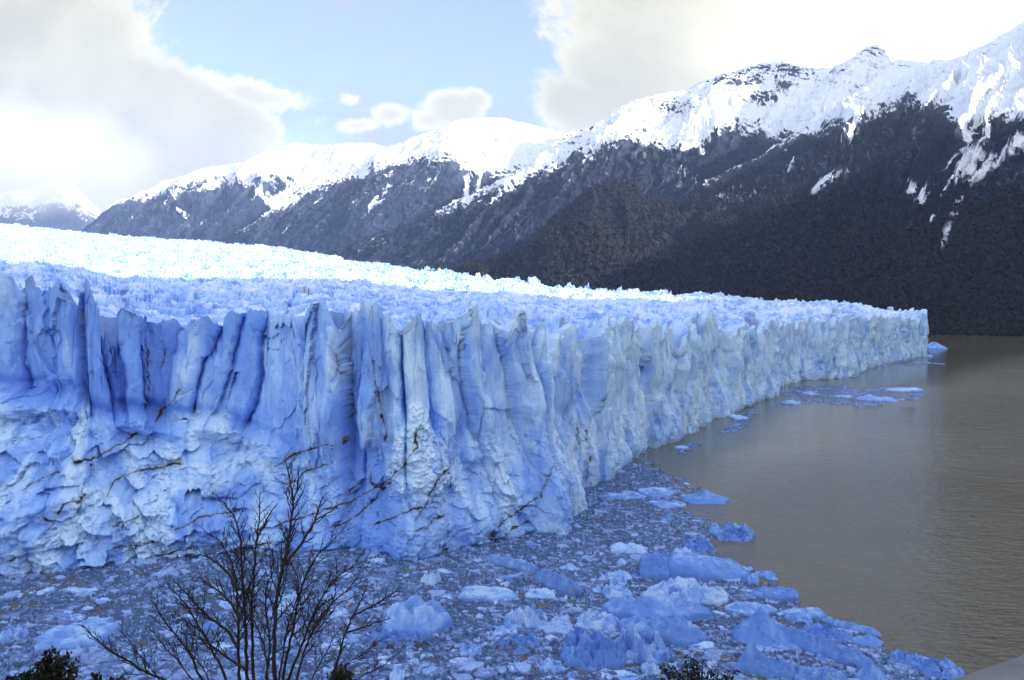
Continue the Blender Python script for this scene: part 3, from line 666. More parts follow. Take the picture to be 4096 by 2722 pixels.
mountain('mountain', [(780, 1010, 6600), (957, 925, 6900), (1084, 868, 7000), (1199, 791, 7200), (1257, 753, 7300), (1314, 708, 7300), (1400, 663, 7400), (1568, 597, 7500), (1632, 574, 7500), (1708, 536, 7500), (1785, 507, 7500), (1874, 479, 7500), (1938, 472, 7500), (2021, 474, 7500), (2066, 488, 7500), (2129, 501, 7400), (2206, 523, 7400), (2300, 560, 7300), (2500, 640, 7200)],
         [(450, 6200, 150), (800, 5300, 100), (1250, 4700, 100), (1900, 4700, 100)], [(1000, 900), (1250, 770), (1350, 730), (1480, 690), (1700, 650), (1790, 640), (1850, 690), (1980, 710), (2060, 700), (2200, 660)], 'broad rounded snow dome mountain left of the centre with dark slopes',
         n=640, m=330, spur=80, spurw=800, rough=26, seed=37, rock_top=.35, chutes=[([(1860, 700), (1870, 770), (1880, 800)], 14, .8), ([(1920, 690), (1915, 760)], 9, .9), ([(1560, 740), (1520, 800), (1470, 850)], 16, .55)], gp=1.5, stone=[(1930, 488, 60, 12, .5)])
mountain('mountain', [(1200, 1060, 4300), (1300, 1010, 4400), (1500, 945, 4700), (1715, 868, 4900), (1849, 804, 5000), (1938, 772, 5000), (2027, 721, 5100), (2148, 644, 5200), (2225, 600, 5300), (2295, 549, 5300), (2385, 504, 5400), (2480, 453, 5400), (2576, 418, 5500), (2670, 382, 5500), (2775, 351, 5500), (2803, 328, 5500), (2874, 316, 5500), (2902, 302, 5500), (2993, 281, 5500), (3040, 262, 5500), (3091, 256, 5500), (3161, 261, 5500), (3253, 281, 5500), (3337, 279, 5500), (3365, 260, 5500), (3414, 239, 5500), (3456, 203, 5500), (3480, 186, 5500), (3510, 186, 5500), (3533, 200, 5500), (3551, 228, 5500), (3575, 256, 5500), (3610, 242, 5500), (3674, 253, 5500), (3900, 300, 5500)],
         [(900, 4000, 80), (1300, 3400, 40), (1900, 3000, 0), (3300, 3100, 0)], [(1800, 830), (2000, 770), (2225, 680), (2385, 600), (2500, 570), (2600, 560), (2700, 590), (2790, 600), (2880, 520), (3000, 500), (3100, 550), (3200, 560), (3400, 540)], 'large snow covered mountain with banded rock crest and pointed summit',
         n=860, m=460, spur=100, spurw=620, rough=26, seed=43, strata=.9, rock_top=1.0, gp=1.45, stone=[(3150, 275, 150, 22, .7), (2960, 325, 130, 12, .6), (3130, 335, 40, 14, .6), (3070, 390, 42, 26, .75), (2990, 300, 90, 10, .5), (3500, 205, 40, 22, .35), (2700, 425, 60, 30, .35)], peakrough=14,
         chutes=[([(2740, 560), (2735, 600)], 14, .9), ([(2790, 560), (2800, 615)], 12, .9), ([(2830, 520), (2835, 560)], 10, .8), ([(2660, 560), (2675, 590)], 14, .8)])
mountain('mountain', [(2350, 1010, 3300), (2500, 930, 3500), (2740, 793, 3800), (2951, 674, 4000), (3091, 610, 4000), (3161, 568, 4000), (3253, 512, 4000), (3302, 484, 4000), (3358, 442, 4000), (3393, 407, 4000), (3442, 358, 4000), (3498, 323, 4000), (3582, 291, 3950), (3674, 256, 3900), (3758, 249, 3900), (3814, 239, 3800), (3912, 203, 3700), (3968, 182, 3600), (4038, 133, 3550), (4096, 95, 3500), (4300, -20, 3400), (4700, -60, 3300), (5300, 100, 3200)],
         [(1700, 2500, 0), (2200, 2100, 0), (2700, 1900, 0), (3100, 1800, -3), (3500, 1740, -3), (3900, 1700, -3), (4700, 1450, -3)], [(2800, 740), (3091, 600), (3217, 545), (3400, 500), (3560, 440), (3640, 415), (3780, 460), (3850, 530), (3960, 500), (4096, 480), (4300, 480)], 'tall dark forested mountain at right with a snow covered upper slope',
         n=900, m=640, spur=105, spurw=520, rough=24, seed=57, strata=.4, rock_top=.45, gp=1.2, peakrough=8,
         chutes=[([(4090, 560), (3990, 640), (3900, 710), (3850, 780), (3800, 870), (3770, 960), (3740, 1010)], 40, .50), ([(3380, 680), (3300, 730), (3250, 770)], 26, .50), ([(3650, 760), (3720, 870), (3640, 920)], 40, .44), ([(3840, 480), (3870, 560)], 26, .62), ([(3700, 800), (3800, 700), (3900, 620)], 60, .43)])
mountain('forested_hill', [(3560, 1320, 1800), (3650, 1180, 1950), (3700, 1080, 2050), (3758, 982, 2100), (3793, 912, 2200), (3828, 842, 2250), (3898, 758, 2350), (3926, 716, 2400), (3989, 674, 2450), (4060, 610, 2500), (4096, 560, 2500), (4300, 400, 2600), (4900, 300, 2600)],
         [(3560, 1735, -3), (3900, 1690, -3), (4900, 1350, -3)], [(3500, -300), (5000, -300)], 'dark wooded spur at the right edge above the far shore', n=420, m=420, spur=60, spurw=300, rough=16, seed=63, dustk=0.0, gp=1.0, peakrough=6)
mountain('forested_hill', [(1500, 1120, 3300), (1750, 1085, 3200), (1950, 1040, 3200), (2100, 975, 3200), (2200, 880, 3200), (2300, 800, 3200), (2400, 735, 3200), (2470, 728, 3200), (2540, 745, 3150), (2600, 800, 3100), (2750, 830, 3100), (2950, 905, 3000), (3200, 1000, 2900), (3500, 1150, 2700)],
         [(1500, 3000, 0), (2200, 2250, 0), (3500, 2000, 0)], [(1400, -300), (5000, -300)], 'dark knoll with bare brown trees under the large mountain', n=420, m=300, spur=60, spurw=300, rough=18, seed=71, dustk=.25, gp=1.2, peakrough=9)
mountain('forested_hill', [(1450, 1130, 2650), (1750, 1088, 2600), (2000, 1045, 2500), (2100, 1010, 2450), (2200, 930, 2450), (2300, 888, 2450), (2400, 900, 2400), (2480, 960, 2400), (2560, 1030, 2350), (2750, 1060, 2300), (3000, 1075, 2200), (3300, 1120, 2100), (3560, 1200, 1950), (3800, 1270, 1850)],
         [(1450, 2500, 0), (2200, 1950, 0), (2900, 1800, 0), (3500, 1760, -2), (3800, 1740, -3)], [(1400, -300), (5000, -300)], 'low wooded foothill right behind the glacier rim', n=520, m=260, spur=40, spurw=220, rough=14, seed=83, dustk=.0, gp=1.1, peakrough=8)

# off-frame range towards the sun: crest shaped to keep the glacier front in shade
dirx, diry = math.sin(SUN_AZ), math.cos(SUN_AZ); ex_, ey_ = -diry, dirx
bl = np.array([(-4200, 1500), (-2500, 1500), (-1000, 1430), (0, 1400), (566, 1395), (900, 1385), (1060, 1320), (1160, 1170), (1230, 1115), (1400, 1160), (1700, 1310), (2400, 1450), (3713, 1660), (4040, 1880), (4150, 2200), (4400, 2450), (4880, 2680), (5300, 3150), (5700, 3500), (6800, 3700)], float)
bs_ = np.linspace(-4200, 6800, 420); cz_ = np.interp(bs_, bl[:, 0], bl[:, 1]) + 16 * fbm(bs_ / 220, bs_ * 0, 4, 301)
rows = []
for k_, hh in ((-0.9, 0.0), (-.45, .42), (-.15, .82), (0, 1.0), (.2, .8), (.6, .4), (1.2, 0.0)):
    dist = 2500 + k_ * 1700 * (cz_ / 1800)
    rows.append(np.stack([dirx * dist + ex_ * bs_, diry * dist + ey_ * bs_, cz_ * hh - 3 + (60 * fbm(bs_ / 400, bs_ * 0 + k_ * 3, 4, 305) if 0 < hh < 1 else 0)], -1))
Pb = np.stack(rows, 0)
ob = grid('mountain', Pb, M_MTN, None, {'snow': sstep(700, 1300, Pb[..., 2]), 'wood': 1 - sstep(600, 900, Pb[..., 2]), 'dust': 0 * Pb[..., 2]}, flip=False)
tag(ob, 'unseen snowy range on the sunward side, shaped to shade the glacier front', 'mountain', kind='structure')

# ------------------------------------------------------------------ far wood: tree crowns on the near slopes
def icosa():
    p = (1 + 5 ** .5) / 2
    v = np.array([(-1, p, 0), (1, p, 0), (-1, -p, 0), (1, -p, 0), (0, -1, p), (0, 1, p), (0, -1, -p), (0, 1, -p), (p, 0, -1), (p, 0, 1), (-p, 0, -1), (-p, 0, 1)], float) / math.hypot(1, p)
    f = np.array([(0, 11, 5), (0, 5, 1), (0, 1, 7), (0, 7, 10), (0, 10, 11), (1, 5, 9), (5, 11, 4), (11, 10, 2), (10, 7, 6), (7, 1, 8), (3, 9, 4), (3, 4, 2), (3, 2, 6), (3, 6, 8), (3, 8, 9), (4, 9, 5), (2, 4, 11), (6, 2, 10), (8, 6, 7), (9, 8, 1)])
    return v, f
def scatter_wood(name, keys, count, label, size=(3.0, 6.0), seed=5, maxd=3300):
    r_ = np.random.default_rng(seed); pts = []
    for key, share, (ylo, yhi) in keys:
        P, qx_, qy_, snw, wood = SHEETS[key]
        ok = np.argwhere((qx_ > -100) & (qx_ < 4250) & (qy_ > ylo) & (qy_ < yhi) & (wood > .6) & (snw < .45) & (P[..., 1] < maxd))
        if len(ok) == 0: continue
        sel = ok[r_.integers(0, len(ok), int(count * share))]
        yy = qx_[sel[:, 0], sel[:, 1]] * 0 + qy_[sel[:, 0], sel[:, 1]]
        sel = sel[r_.random(len(sel)) < np.clip((yy - ylo) / 230, 0.02, 1) ** 1.3] if ylo > 640 and key.startswith('mountain') else sel
        sel = np.minimum(sel, [P.shape[0] - 2, P.shape[1] - 2])
        a = r_.random((len(sel), 1)); b = r_.random((len(sel), 1))
        pts.append(P[sel[:, 0], sel[:, 1]] * (1 - a) + P[sel[:, 0] + 1, sel[:, 1] + 1] * a)
    C_ = np.concatenate(pts)
    v, f = icosa(); n = len(C_)
    rad = r_.uniform(size[0], size[1], (n, 1, 1)); hgt = r_.uniform(1.0, 1.7, (n, 1))
    V = v[None] * rad * (1 + 0.35 * r_.standard_normal((n, 12, 1)))
    V[..., 2] *= hgt
    V += C_[:, None, :]; V[..., 2] += rad[..., 0] * hgt * 0.8
    F = f[None] + (np.arange(n) * 12)[:, None, None]
    o = link(name, mesh_raw(name, V.reshape(-1, 3), F.reshape(-1, 3), False), M_WOOD)
    tag(o, label, 'forest', kind='stuff'); return o
scatter_wood('forest', [('mountain57', .54, (690, 1340)), ('forested_hill63', .13, (560, 1345)), ('forested_hill71', .18, (700, 1200)), ('forested_hill83', .27, (850, 1345))], 46000,
             'dark leafless wood covering the slopes beyond the lake')

# ------------------------------------------------------------------ air
def haze_box(name, x0, x1, y0, y1, z0, z1, dens, col, an=0.2):
    v = [(x, y, z) for x in (x0, x1) for y in (y0, y1) for z in (z0, z1)]
    f = [(0, 1, 3, 2), (4, 6, 7, 5), (0, 4, 5, 1), (2, 3, 7, 6), (0, 2, 6, 4), (1, 5, 7, 3)]
    m_, t = newmat(name)
    pv = t.n('ShaderNodeVolumePrincipled', {'Color': (*col, 1), 'Density': dens, 'Anisotropy': an})
    t.n('ShaderNodeOutputMaterial', {'Volume': pv.outputs[0]})
    o = link(name, mesh_raw(name, v, f, False), m_); tag(o, kind='stuff'); return o
def mist_bank(name, c, r, dens, label):
    import bmesh
    bm = bmesh.new(); bmesh.ops.create_icosphere(bm, subdivisions=4, radius=1.0)
    for v in bm.verts:
        k_ = 1 + 0.25 * float(perlin(np.array(v.co.x * 1.7), np.array(v.co.z * 2.1 + v.co.y), 77)); v.co = Vector((v.co.x * r[0], v.co.y * r[1], v.co.z * r[2])) * k_
    me = bpy.data.meshes.new(name); bm.to_mesh(me); bm.free(); m_, t = newmat(name)
    oc = t.n('ShaderNodeTexCoord').outputs['Object']
    ln = t.n('ShaderNodeVectorMath', {0: t.vmul(oc, (1 / r[0], 1 / r[1], 1 / r[2]))}, operation='LENGTH').outputs['Value']
    dn = t.m('MULTIPLY', t.ramp(t.m('ADD', ln, t.m('MULTIPLY', t.m('SUBTRACT', t.noise(oc, 0.0011, 5, 0.6), 0.5), 0.9)), 0.95, 0.25), dens)
    t.n('ShaderNodeOutputMaterial', {'Volume': t.n('ShaderNodeVolumePrincipled', {'Color': (1, .97, .90, 1), 'Density': dn, 'Anisotropy': 0.3}).outputs[0]})
    o = link(name, me, m_); o.location = c; tag(o, label, kind='stuff')
c_ = at(120, 640, 14600); mist_bank('cloud', tuple(c_), (3000, 2000, 1250), 1.15e-3, 'low cloud hiding the far left peak')
haze_box('haze', -17500, 9500, -6500, 19500, -25, 3900, 2.5e-5, (0.52, 0.68, 1.0), 0.1)

# ------------------------------------------------------------------ brash ice
EDGE = np.array([(1830, 2540), (1850, 2580), (1880, 2650), (1920, 2730), (1960, 2790), (2000, 2760), (2030, 2720), (2060, 2780), (2090, 2860), (2120, 2920), (2160, 2880), (2200, 2840), (2240, 2900), (2290, 3040), (2340, 3070), (2380, 3130),
                 (2430, 3200), (2460, 3290), (2500, 3400), (2560, 3500), (2610, 3600), (2660, 3780), (2722, 3900), (2800, 4020)], float)
def brash_sheet(name, gx, gy, maskf, label, holes=0.0, sparse=0.0):
    PX, PY = np.meshgrid(gx, gy)
    P = onwater(PX, PY); x, y = P[..., 0], P[..., 1]
    mk = maskf(PX, PY, x, y)
    wxx = x + 0.5 * fbm(x / 2, y / 2, 3, 401); wyy = y + 0.5 * fbm(x / 2, y / 2, 3, 402)
    z = 0.02 + 0.05 * fbm(x / 0.9, y / 0.9, 3, 403); wh = 0.06 + 0.10 * fbm(x / 6, y / 9, 4, 404) + 0.12 * fbm(x / .7, y / .7, 2, 405)
    clump = fbm(x / 22, y / 30, 4, 406)
    for sc_, thr, hh, sd in ((6.5, 0.90, 0.55, 408), (3.6, 0.84, 0.75, 410), (1.9, 0.72, 0.55, 420), (0.95, 0.60, 0.40, 430), (0.48, 0.50, 0.24, 440)):
        f1, f2, c, ox, oy = worley(wxx / sc_, wyy / (sc_ * 0.9), sd)
        thr_ = thr - 0.16 * clump + sparse
        on = sstep(thr_, thr_ + 0.03, c) * sstep(0.04, 0.20, f2 - f1)
        a = ((c * 57.3) % 1 - .5) * ox + ((c * 91.7) % 1 - .5) * oy
        hz = on * hh * (0.35 + 0.9 * ((c * 13.7) % 1) + 0.9 * a)
        wcell = on * (0.30 + 0.55 * ((c * 31.1) % 1))
        z = np.maximum(z, hz); wh = np.where(wcell > wh, wcell, wh)
    wh = wh + 0.08 * fbm(x / 1.2, y / 1.2, 3, 450)
    hole = sstep(0.50 - holes, 0.60 - holes, fbm(x / 9, y / 5, 4, 460) + 0.4 * fbm(x / 30, y / 30, 2, 461))
    keepm = (mk > 0)
    z = z - 0.5 * hole * (z < 0.25) - 0.6 * (mk < 0.0)
    P[..., 2] = np.where(keepm, z, -0.6)
    dr = 0.0 * z + 0.42 * sstep(0.55, 0.8, fbm(x / 3, y / 2, 4, 470)) * sstep(.3, .6, fbm(x / 25, y / 25, 2, 471))
    o = grid(name, P, M_BRASH, None, {'white': wh, 'dirt': dr}, smooth=False, flip=True, keep=(P[..., 2] > -0.15))
    tag(o, label, 'brash ice', kind='stuff'); return o
def mask_near(PX, PY, x, y):
    e = np.interp(PY, EDGE[:, 0], EDGE[:, 1])
    return e - PX + 70 * fbm(x / 7, y / 7, 4, 480) - 55 * (_h(np.floor(x / 1.3), np.floor(y / 1.3), 481) > .6)
brash_sheet('brash_ice', np.arange(-80, 4030, 3.0), np.arange(1800, 2780, 2.4), mask_near, 'slush and countless ice chips packed on the water below the cliff', holes=0.0)
def mask_far(PX, PY, x, y):
    a = 1 - np.hypot((PX - 3380 - (PY - 1585) * 1.0) / 270, (PY - 1585) / 46)
    b = 1 - np.hypot((PX - 3590) / 150, (PY - 1452) / 15)
    c = 1 - np.hypot((PX - 2960) / 70, (PY - 1690 + (PX - 2960) * .45) / 26)
    d = 1 - np.hypot((PX - 2760) / 60, (PY - 1790 + (PX - 2760) * .35) / 20)
    return np.maximum.reduce([a, b, c, d]) + 0.75 * fbm(x / 26, y / 20, 4, 490) - .22
brash_sheet('brash_ice', np.arange(2640, 3780, 2.8), np.arange(1425, 1830, 1.3), mask_far, 'thin drifting slush of ice chips along the foot of the far cliff', holes=0.30, sparse=.0)

# ------------------------------------------------------------------ floes and bergs
def floe_mesh(style, a, b, H, seed, na=72, nr=26, white=.5, dirt=0.0, rot=0.0, asym=0.0, squareness=0.0):
    r_ = np.random.default_rng(seed); th = np.linspace(0, 2 * np.pi, na, endpoint=False)[None]
    rr = np.linspace(0.0, 1.0, nr)[:, None]
    ct, st = np.cos(th), np.sin(th)
    n_ = 2 + 6 * squareness
    sup = (np.abs(ct) ** n_ + np.abs(st) ** n_) ** (-1 / n_)
    out = sup * (1 + 0.20 * perlin(ct * 1.3 + seed, st * 1.3, seed) + 0.10 * perlin(ct * 3.5 + seed, st * 3.5, seed + 1) + 0.05 * perlin(ct * 9, st * 9 + seed, seed + 2))
    rad = rr ** 0.8 * out
    x = rad * ct * a; y = rad * st * b
    e = rr * np.ones_like(th)
    sz_ = max(0.8, min(a, b))
    fct, fe, fc = facets(x / (sz_ * .55) + seed, y / (sz_ * .55), seed + 3, 1.1)
    fct2, fe2, fc2_ = facets(x / (sz_ * .2) + seed, y / (sz_ * .2), seed + 4, 1.1)
    nz = fbm(x / (sz_ * .5) + seed, y / (sz_ * .5), 4, seed + 5)
    u = x / a; v = y / b
    if style == 'slab':   p = (1 - e ** 9) * (0.75 + 0.30 * u * (1 if asym >= 0 else -1) + 0.14 * v); rough = .05
    elif style == 'dome': p = np.sqrt(np.clip(1 - e ** 2.4, 0, 1)) * (0.8 + 0.35 * nz); rough = .06
    elif style == 'peak':
        pk = np.exp(-(np.abs(u - asym) / .30) ** 1.6 - (np.abs(v - .1) / .55) ** 2); p = (1 - e ** 3) * (0.42 + 0.12 * nz + 0.75 * pk); rough = .06
    elif style == 'log':  p = np.sqrt(np.clip(1 - np.abs(v) ** 2.2, 0, 1)) * (1 - e ** 7) * (0.75 + .25 * nz + .2 * u * asym); rough = .07
    elif style == 'crystal': p = (1 - e ** 4) * (0.6 + 0.5 * nz); rough = .30
    elif style == 'flat': p = (1 - e ** 8) * (0.75 + 0.25 * nz); rough = .12
    else: p = (1 - e ** 5) * (0.55 + 0.5 * nz); rough = .22            # jagged
    z = H * (p + rough * (1 - e ** 6) * (fct * 1.6 + fct2 * .8))
    z = np.maximum(z, 0.02 * (1 - e)) if style != 'crystal' else z
    z = z * (1 - sstep(.93, 1.0, e)) - 0.6 * sstep(.93, 1.0, e)
    c_, s_ = math.cos(rot), math.sin(rot)
    X_ = x * c_ - y * s_; Y_ = x * s_ + y * c_
    P = np.stack([X_, Y_, z], -1)
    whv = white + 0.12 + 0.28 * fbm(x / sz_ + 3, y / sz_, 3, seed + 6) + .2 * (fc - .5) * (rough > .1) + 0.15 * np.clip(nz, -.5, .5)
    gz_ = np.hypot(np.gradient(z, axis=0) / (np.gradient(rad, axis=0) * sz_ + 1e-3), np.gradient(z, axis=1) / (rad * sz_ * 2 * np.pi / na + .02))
    whv = whv + 0.30 * sstep(.55, .05, gz_) * sstep(.15, .7, z / max(H, .1)) - 0.25 * sstep(.3, .02, z / max(H, .1))  # flat tops paled, sides deepened: shading put into the whiteness
    dv = np.full(z.shape, 0.0) + dirt * (sstep(.2, -.25, v + .25 * nz)) * sstep(.95, .5, z / max(H, .1)) * sstep(-.2, .3, nz + .2)
    F = grid_faces(nr, na, True, wrap=True)
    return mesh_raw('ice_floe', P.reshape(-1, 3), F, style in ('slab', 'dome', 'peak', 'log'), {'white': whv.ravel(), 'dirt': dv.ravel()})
FL = [  # x0, x1, y0, y1, style, height/width, white, dirt, rot deg, asym, square, label, category
 (2657, 2990, 2226, 2326, 'slab', .16, .18, 0, -7, -1, .9, 'long smooth blue ice slab with a squared right end at the edge of open water'),
 (2554, 2692, 2218, 2322, 'dome', .42, .15, 0, -20, 0, .3, 'rounded smooth blue block touching the left end of the long blue slab'),
 (2559, 2920, 2322, 2424, 'jagged', .11, .66, 0, -10, 0, .2, 'broad crumbled white floe just below the long blue slab'),
 (2386, 2836, 2404, 2500, 'dome', .09, .28, 0, -8, 0, .0, 'wide low whale-backed blue floe with small lumps on top'),
 (2478, 2822, 2474, 2584, 'dome', .16, .22, .25, -14, .2, .2, 'grey blue humped floe with a dark hollow beside it'),
 (2925, 3190, 2430, 2598, 'peak', .40, .10, 0, -10, -.1, .2, 'tall deep blue arched berg standing above all other floes'),
 (3130, 3440, 2506, 2690, 'log', .16, .14, 0, -36, -.5, .2, 'long curved blue ice ridge trailing from the tall arched berg'),
 (2930, 3240, 2586, 2716, 'peak', .36, .10, 0, -18, -.55, .1, 'smooth blue berg rising to one pointed horn near the bottom of the picture'),
 (2242, 2500, 2530, 2686, 'crystal', .28, .12, 0, 0, 0, .2, 'large glassy dark blue crumbled berg, rounded left half'),
 (2440, 2690, 2530, 2660, 'crystal', .26, .42, 0, -16, 0, .1, 'rough pale blue crest adjoining the dark glassy berg'),
 (2290, 2476, 2452, 2530, 'jagged', .17, .60, 0, -18, 0, .4, 'oblong ribbed white block left of the grey humped floe'),
 (2196, 2286, 2466, 2524, 'jagged', .16, .55, 0, 0, 0, .1, 'small crumbly white floe between the oblong ribbed block and the shelled floe'),
 (2408, 2532, 2340, 2406, 'jagged', .18, .58, 0, 0, 0, .1, 'white jagged floe with a thin upright tooth on its left'),
 (2398, 2528, 2280, 2346, 'jagged', .16, .55, 0, -12, 0, .1, 'white broken floe left of the rounded smooth blue block'),
 (3011, 3198, 2346, 2408, 'flat', .12, .12, .2, -4, 0, 0, 'leaf-shaped grey blue floe pointing out into open water'),
 (3015, 3106, 2282, 2314, 'flat', .08, .16, 0, 0, 0, 0, 'thin half sunken blue plate right of the long blue slab'),
 (2978, 3034, 2294, 2344, 'dome', .5, .38, 0, 0, 0, .3, 'small rounded block at the right end of the long blue slab'),
 (2840, 3020, 2096, 2168, 'crystal', .16, .28, .1, -4, 0, .1, 'rough purplish floe with a pointed tip on the open water'),
 (2727, 2864, 2150, 2224, 'crystal', .16, .02, .2, 0, 0, 0, 'dark translucent crystal ice heap behind the long blue slab'),
 (2436, 2592, 2174, 2222, 'flat', .12, .62, 0, -10, .5, .3, 'bright white wedge shaped floe behind the rounded blue block'),
 (2688, 2780, 2190, 2230, 'jagged', .16, .72, 0, -14, 0, 0, 'small white spiky floe in front of the dark crystal heap'),
 (2136, 2318, 2282, 2384, 'log', .26, .20, .5, -34, .2, .2, 'ribbed log-like grey floe with a black end'),
 (1938, 2158, 2222, 2290, 'log', .13, .30, .3, -10, .3, .1, 'long purplish ridge floe left of the ribbed log-like floe'),
 (1838, 2074, 2350, 2410, 'slab', .10, .45, 0, 3, -1, .3, 'flat topped pale slab tapering to the right in the middle of the brash'),
 (1512, 1816, 2396, 2562, 'dome', .26, .34, 0, -18, -.3, .1, 'large hump-backed berg just right of the bare shrub'),
 (1436, 1734, 2528, 2604, 'crystal', .10, .02, .95, 0, 0, 0, 'black brown stained floe at the foot of the hump-backed berg'),
 (2009, 2190, 2434, 2526, 'jagged', .26, .55, 0, 8, .2, .3, 'white floe with a long thin shell-like blade on its right side'),
 (2191, 2283, 2468, 2526, 'jagged', .2, .62, 0, 0, 0, .3, 'round edged pale floe right of the shelled floe'),
 (2103, 2224, 2354, 2402, 'flat', .12, .58, .1, 0, 0, .2, 'short flat pale floe right of the tapering slab'),
 (1680, 1768, 2294, 2348, 'jagged', .34, .72, 0, -20, 0, 0, 'small craggy white floe alone under the cliff foot'),
 (1976, 2174, 2536, 2626, 'crystal', .15, .02, .8, -16, 0, 0, 'dark dirt stained glassy floe below the shelled floe'),
 (1838, 1934, 2574, 2634, 'jagged', .24, .45, 0, 0, 0, .2, 'knobbly pale floe left of the dark glassy stained one'),
 (2026, 2112, 2658, 2696, 'flat', .14, .42, 0, 0, 0, 0, 'small flat floe near the bottom below the stained glassy floe'),
 (2712, 2920, 1952, 2020, 'peak', .16, .22, 0, -6, .1, .1, 'smooth blue humped floe farthest out on the open water near the cliff corner'),
 (2544, 2706, 1948, 1996, 'flat', .08, .30, 0, -8, 0, 0, 'long low blue floe left of the outermost humped floe'),
 (2594, 2748, 1996, 2038, 'flat', .04, .16, 0, 0, 0, 0, 'thin sunken blue plate in front of the outermost humped floe'),
 (2400, 2590, 1972, 2002, 'flat', .05, .42, 0, 2, 0, 0, 'long pale flat floe close to the cliff corner'),
 (3118, 3308, 2438, 2488, 'slab', .12, .24, 0, -4, 1, .2, 'blue floe with raised right end at the outer edge above the long rod floe'),
 (3146, 3236, 2464, 2502, 'log', .16, .30, 0, -20, 0, .1, 'short rod-like floe under the floe with raised right end'),
 (3316, 3504, 2476, 2548, 'log', .11, .24, 0, -24, 0, .1, 'long smooth rod floe lying along the outer edge'),
 (3404, 3534, 2532, 2590, 'peak', .22, .26, 0, -8, .2, .1, 'small blue mound at the right tip of the long rod floe'),
 (3188, 3400, 2498, 2586, 'crystal', .12, .02, .3, -20, 0, 0, 'dark glassy crystal mass behind the long curved ridge'),
 (3556, 3690, 2604, 2680, 'crystal', .2, .20, 0, 0, 0, 0, 'rough blue crystal floe between open water and the near brash'),
 (3660, 3860, 2628, 2740, 'crystal', .18, .14, 0, -16, 0, 0, 'large rough glassy floe nearest the handrail'),
 (3754, 3826, 2668, 2712, 'dome', .4, .30, 0, -16, 0, 0, 'smooth rounded lump lying on the glassy floe nearest the handrail'),
 (3422, 3556, 2640, 2750, 'peak', .55, .24, 0, 0, -.1, 0, 'blue floe with one thin upright spike at the bottom edge'),
 (3182, 3394, 2680, 2760, 'dome', .22, .24, 0, -6, 0, .1, 'smooth rounded floe cut by the bottom edge of the picture'),
 (2894, 3100, 2406, 2468, 'dome', .10, .34, 0, -8, .2, 0, 'low pale floe with a knob behind the tall arched berg'),
 (0, 110, 2510, 2576, 'jagged', .24, .45, .2, 10, 0, .1, 'crumbly floe at the left edge of the picture'),
 (145, 460, 2494, 2606, 'slab', .12, .30, 0, 18, 1, .3, 'large angular floe behind the left twigs of the shrub'),
 (630, 760, 2372, 2412, 'jagged', .14, .50, 0, 4, 0, 0, 'low floe seen through the left branches of the shrub'),
 (1060, 1210, 2378, 2440, 'jagged', .16, .55, 0, 0, 0, 0, 'pale floe seen through the middle branches of the shrub'),
 (1280, 1420, 2350, 2410, 'jagged', .18, .55, 0, 20, 0, 0, 'pale floe seen through the right branches of the shrub'),
 (1300, 1400, 2430, 2500, 'jagged', .20, .58, 0, 0, 0, 0, 'second pale floe behind the right branches, nearer than the first'),
 (2640, 2790, 2480, 2540, 'flat', .06, .34, 0, -20, 0, 0, 'thin pale plate squeezed between the humped floe and the tall arched berg'),
 (2150, 2260, 2640, 2700, 'jagged', .2, .5, 0, 0, 0, 0, 'crumbled pale floe near the bottom left of the dark evergreen twig'),
 (2560, 2650, 2655, 2710, 'jagged', .3, .62, 0, 0, 0, 0, 'bright broken floe left beside the evergreen twig'),
 (3055, 3200, 2560, 2610, 'flat', .1, .34, 0, -14, 0, 0, 'pale plate wedged behind the pointed horn berg'),
 (3060, 3110, 2300, 2326, 'flat', .1, .2, 0, 0, 0, 0, 'tiny blue plate on open water right of the rounded end block'),
 (3688, 3780, 1364, 1398, 'peak', .26, .35, 0, 0, .1, 0, 'two-humped blue iceberg off the far end of the cliff'),
 (3690, 3728, 1415, 1428, 'flat', .12, .5, 0, 0, 0, 0, 'small floe at the foot of the far cliff end'),
 (3536, 3696, 1551, 1570, 'slab', .05, .4, 0, 0, 1, 0, 'long thin floe alone on the open water'),
 (3428, 3592, 1576, 1609, 'peak', .10, .4, 0, -6, -.4, 0, 'low pale floe under the long thin one'),
 (3124, 3202, 1592, 1622, 'flat', .10, .5, 0, -10, 0, 0, 'small flat floe closest to the far cliff foot'),
 (3340, 3406, 1580, 1594, 'flat', .1, .5, 0, 0, 0, 0, 'tiny pale floe between two larger ones in the far slush'),
 (3210, 3274, 1564, 1582, 'peak', .14, .5, 0, 0, 0, 0, 'tiny peaked floe in the far slush by the cliff'),
 (2914, 2990, 1656, 1680, 'flat', .08, .7, 0, 0, 0, 0, 'white floe under the cliff promontory'),
 (2694, 2760, 1781, 1798, 'flat', .03, .45, 0, 0, 0, 0, 'round flat disc of ice near the hollow in the cliff foot'),
 (3660, 3772, 1332, 1339, 'flat', .02, .9, 0, 0, 0, 0, 'thin white strip of ice before the far shore'),
]
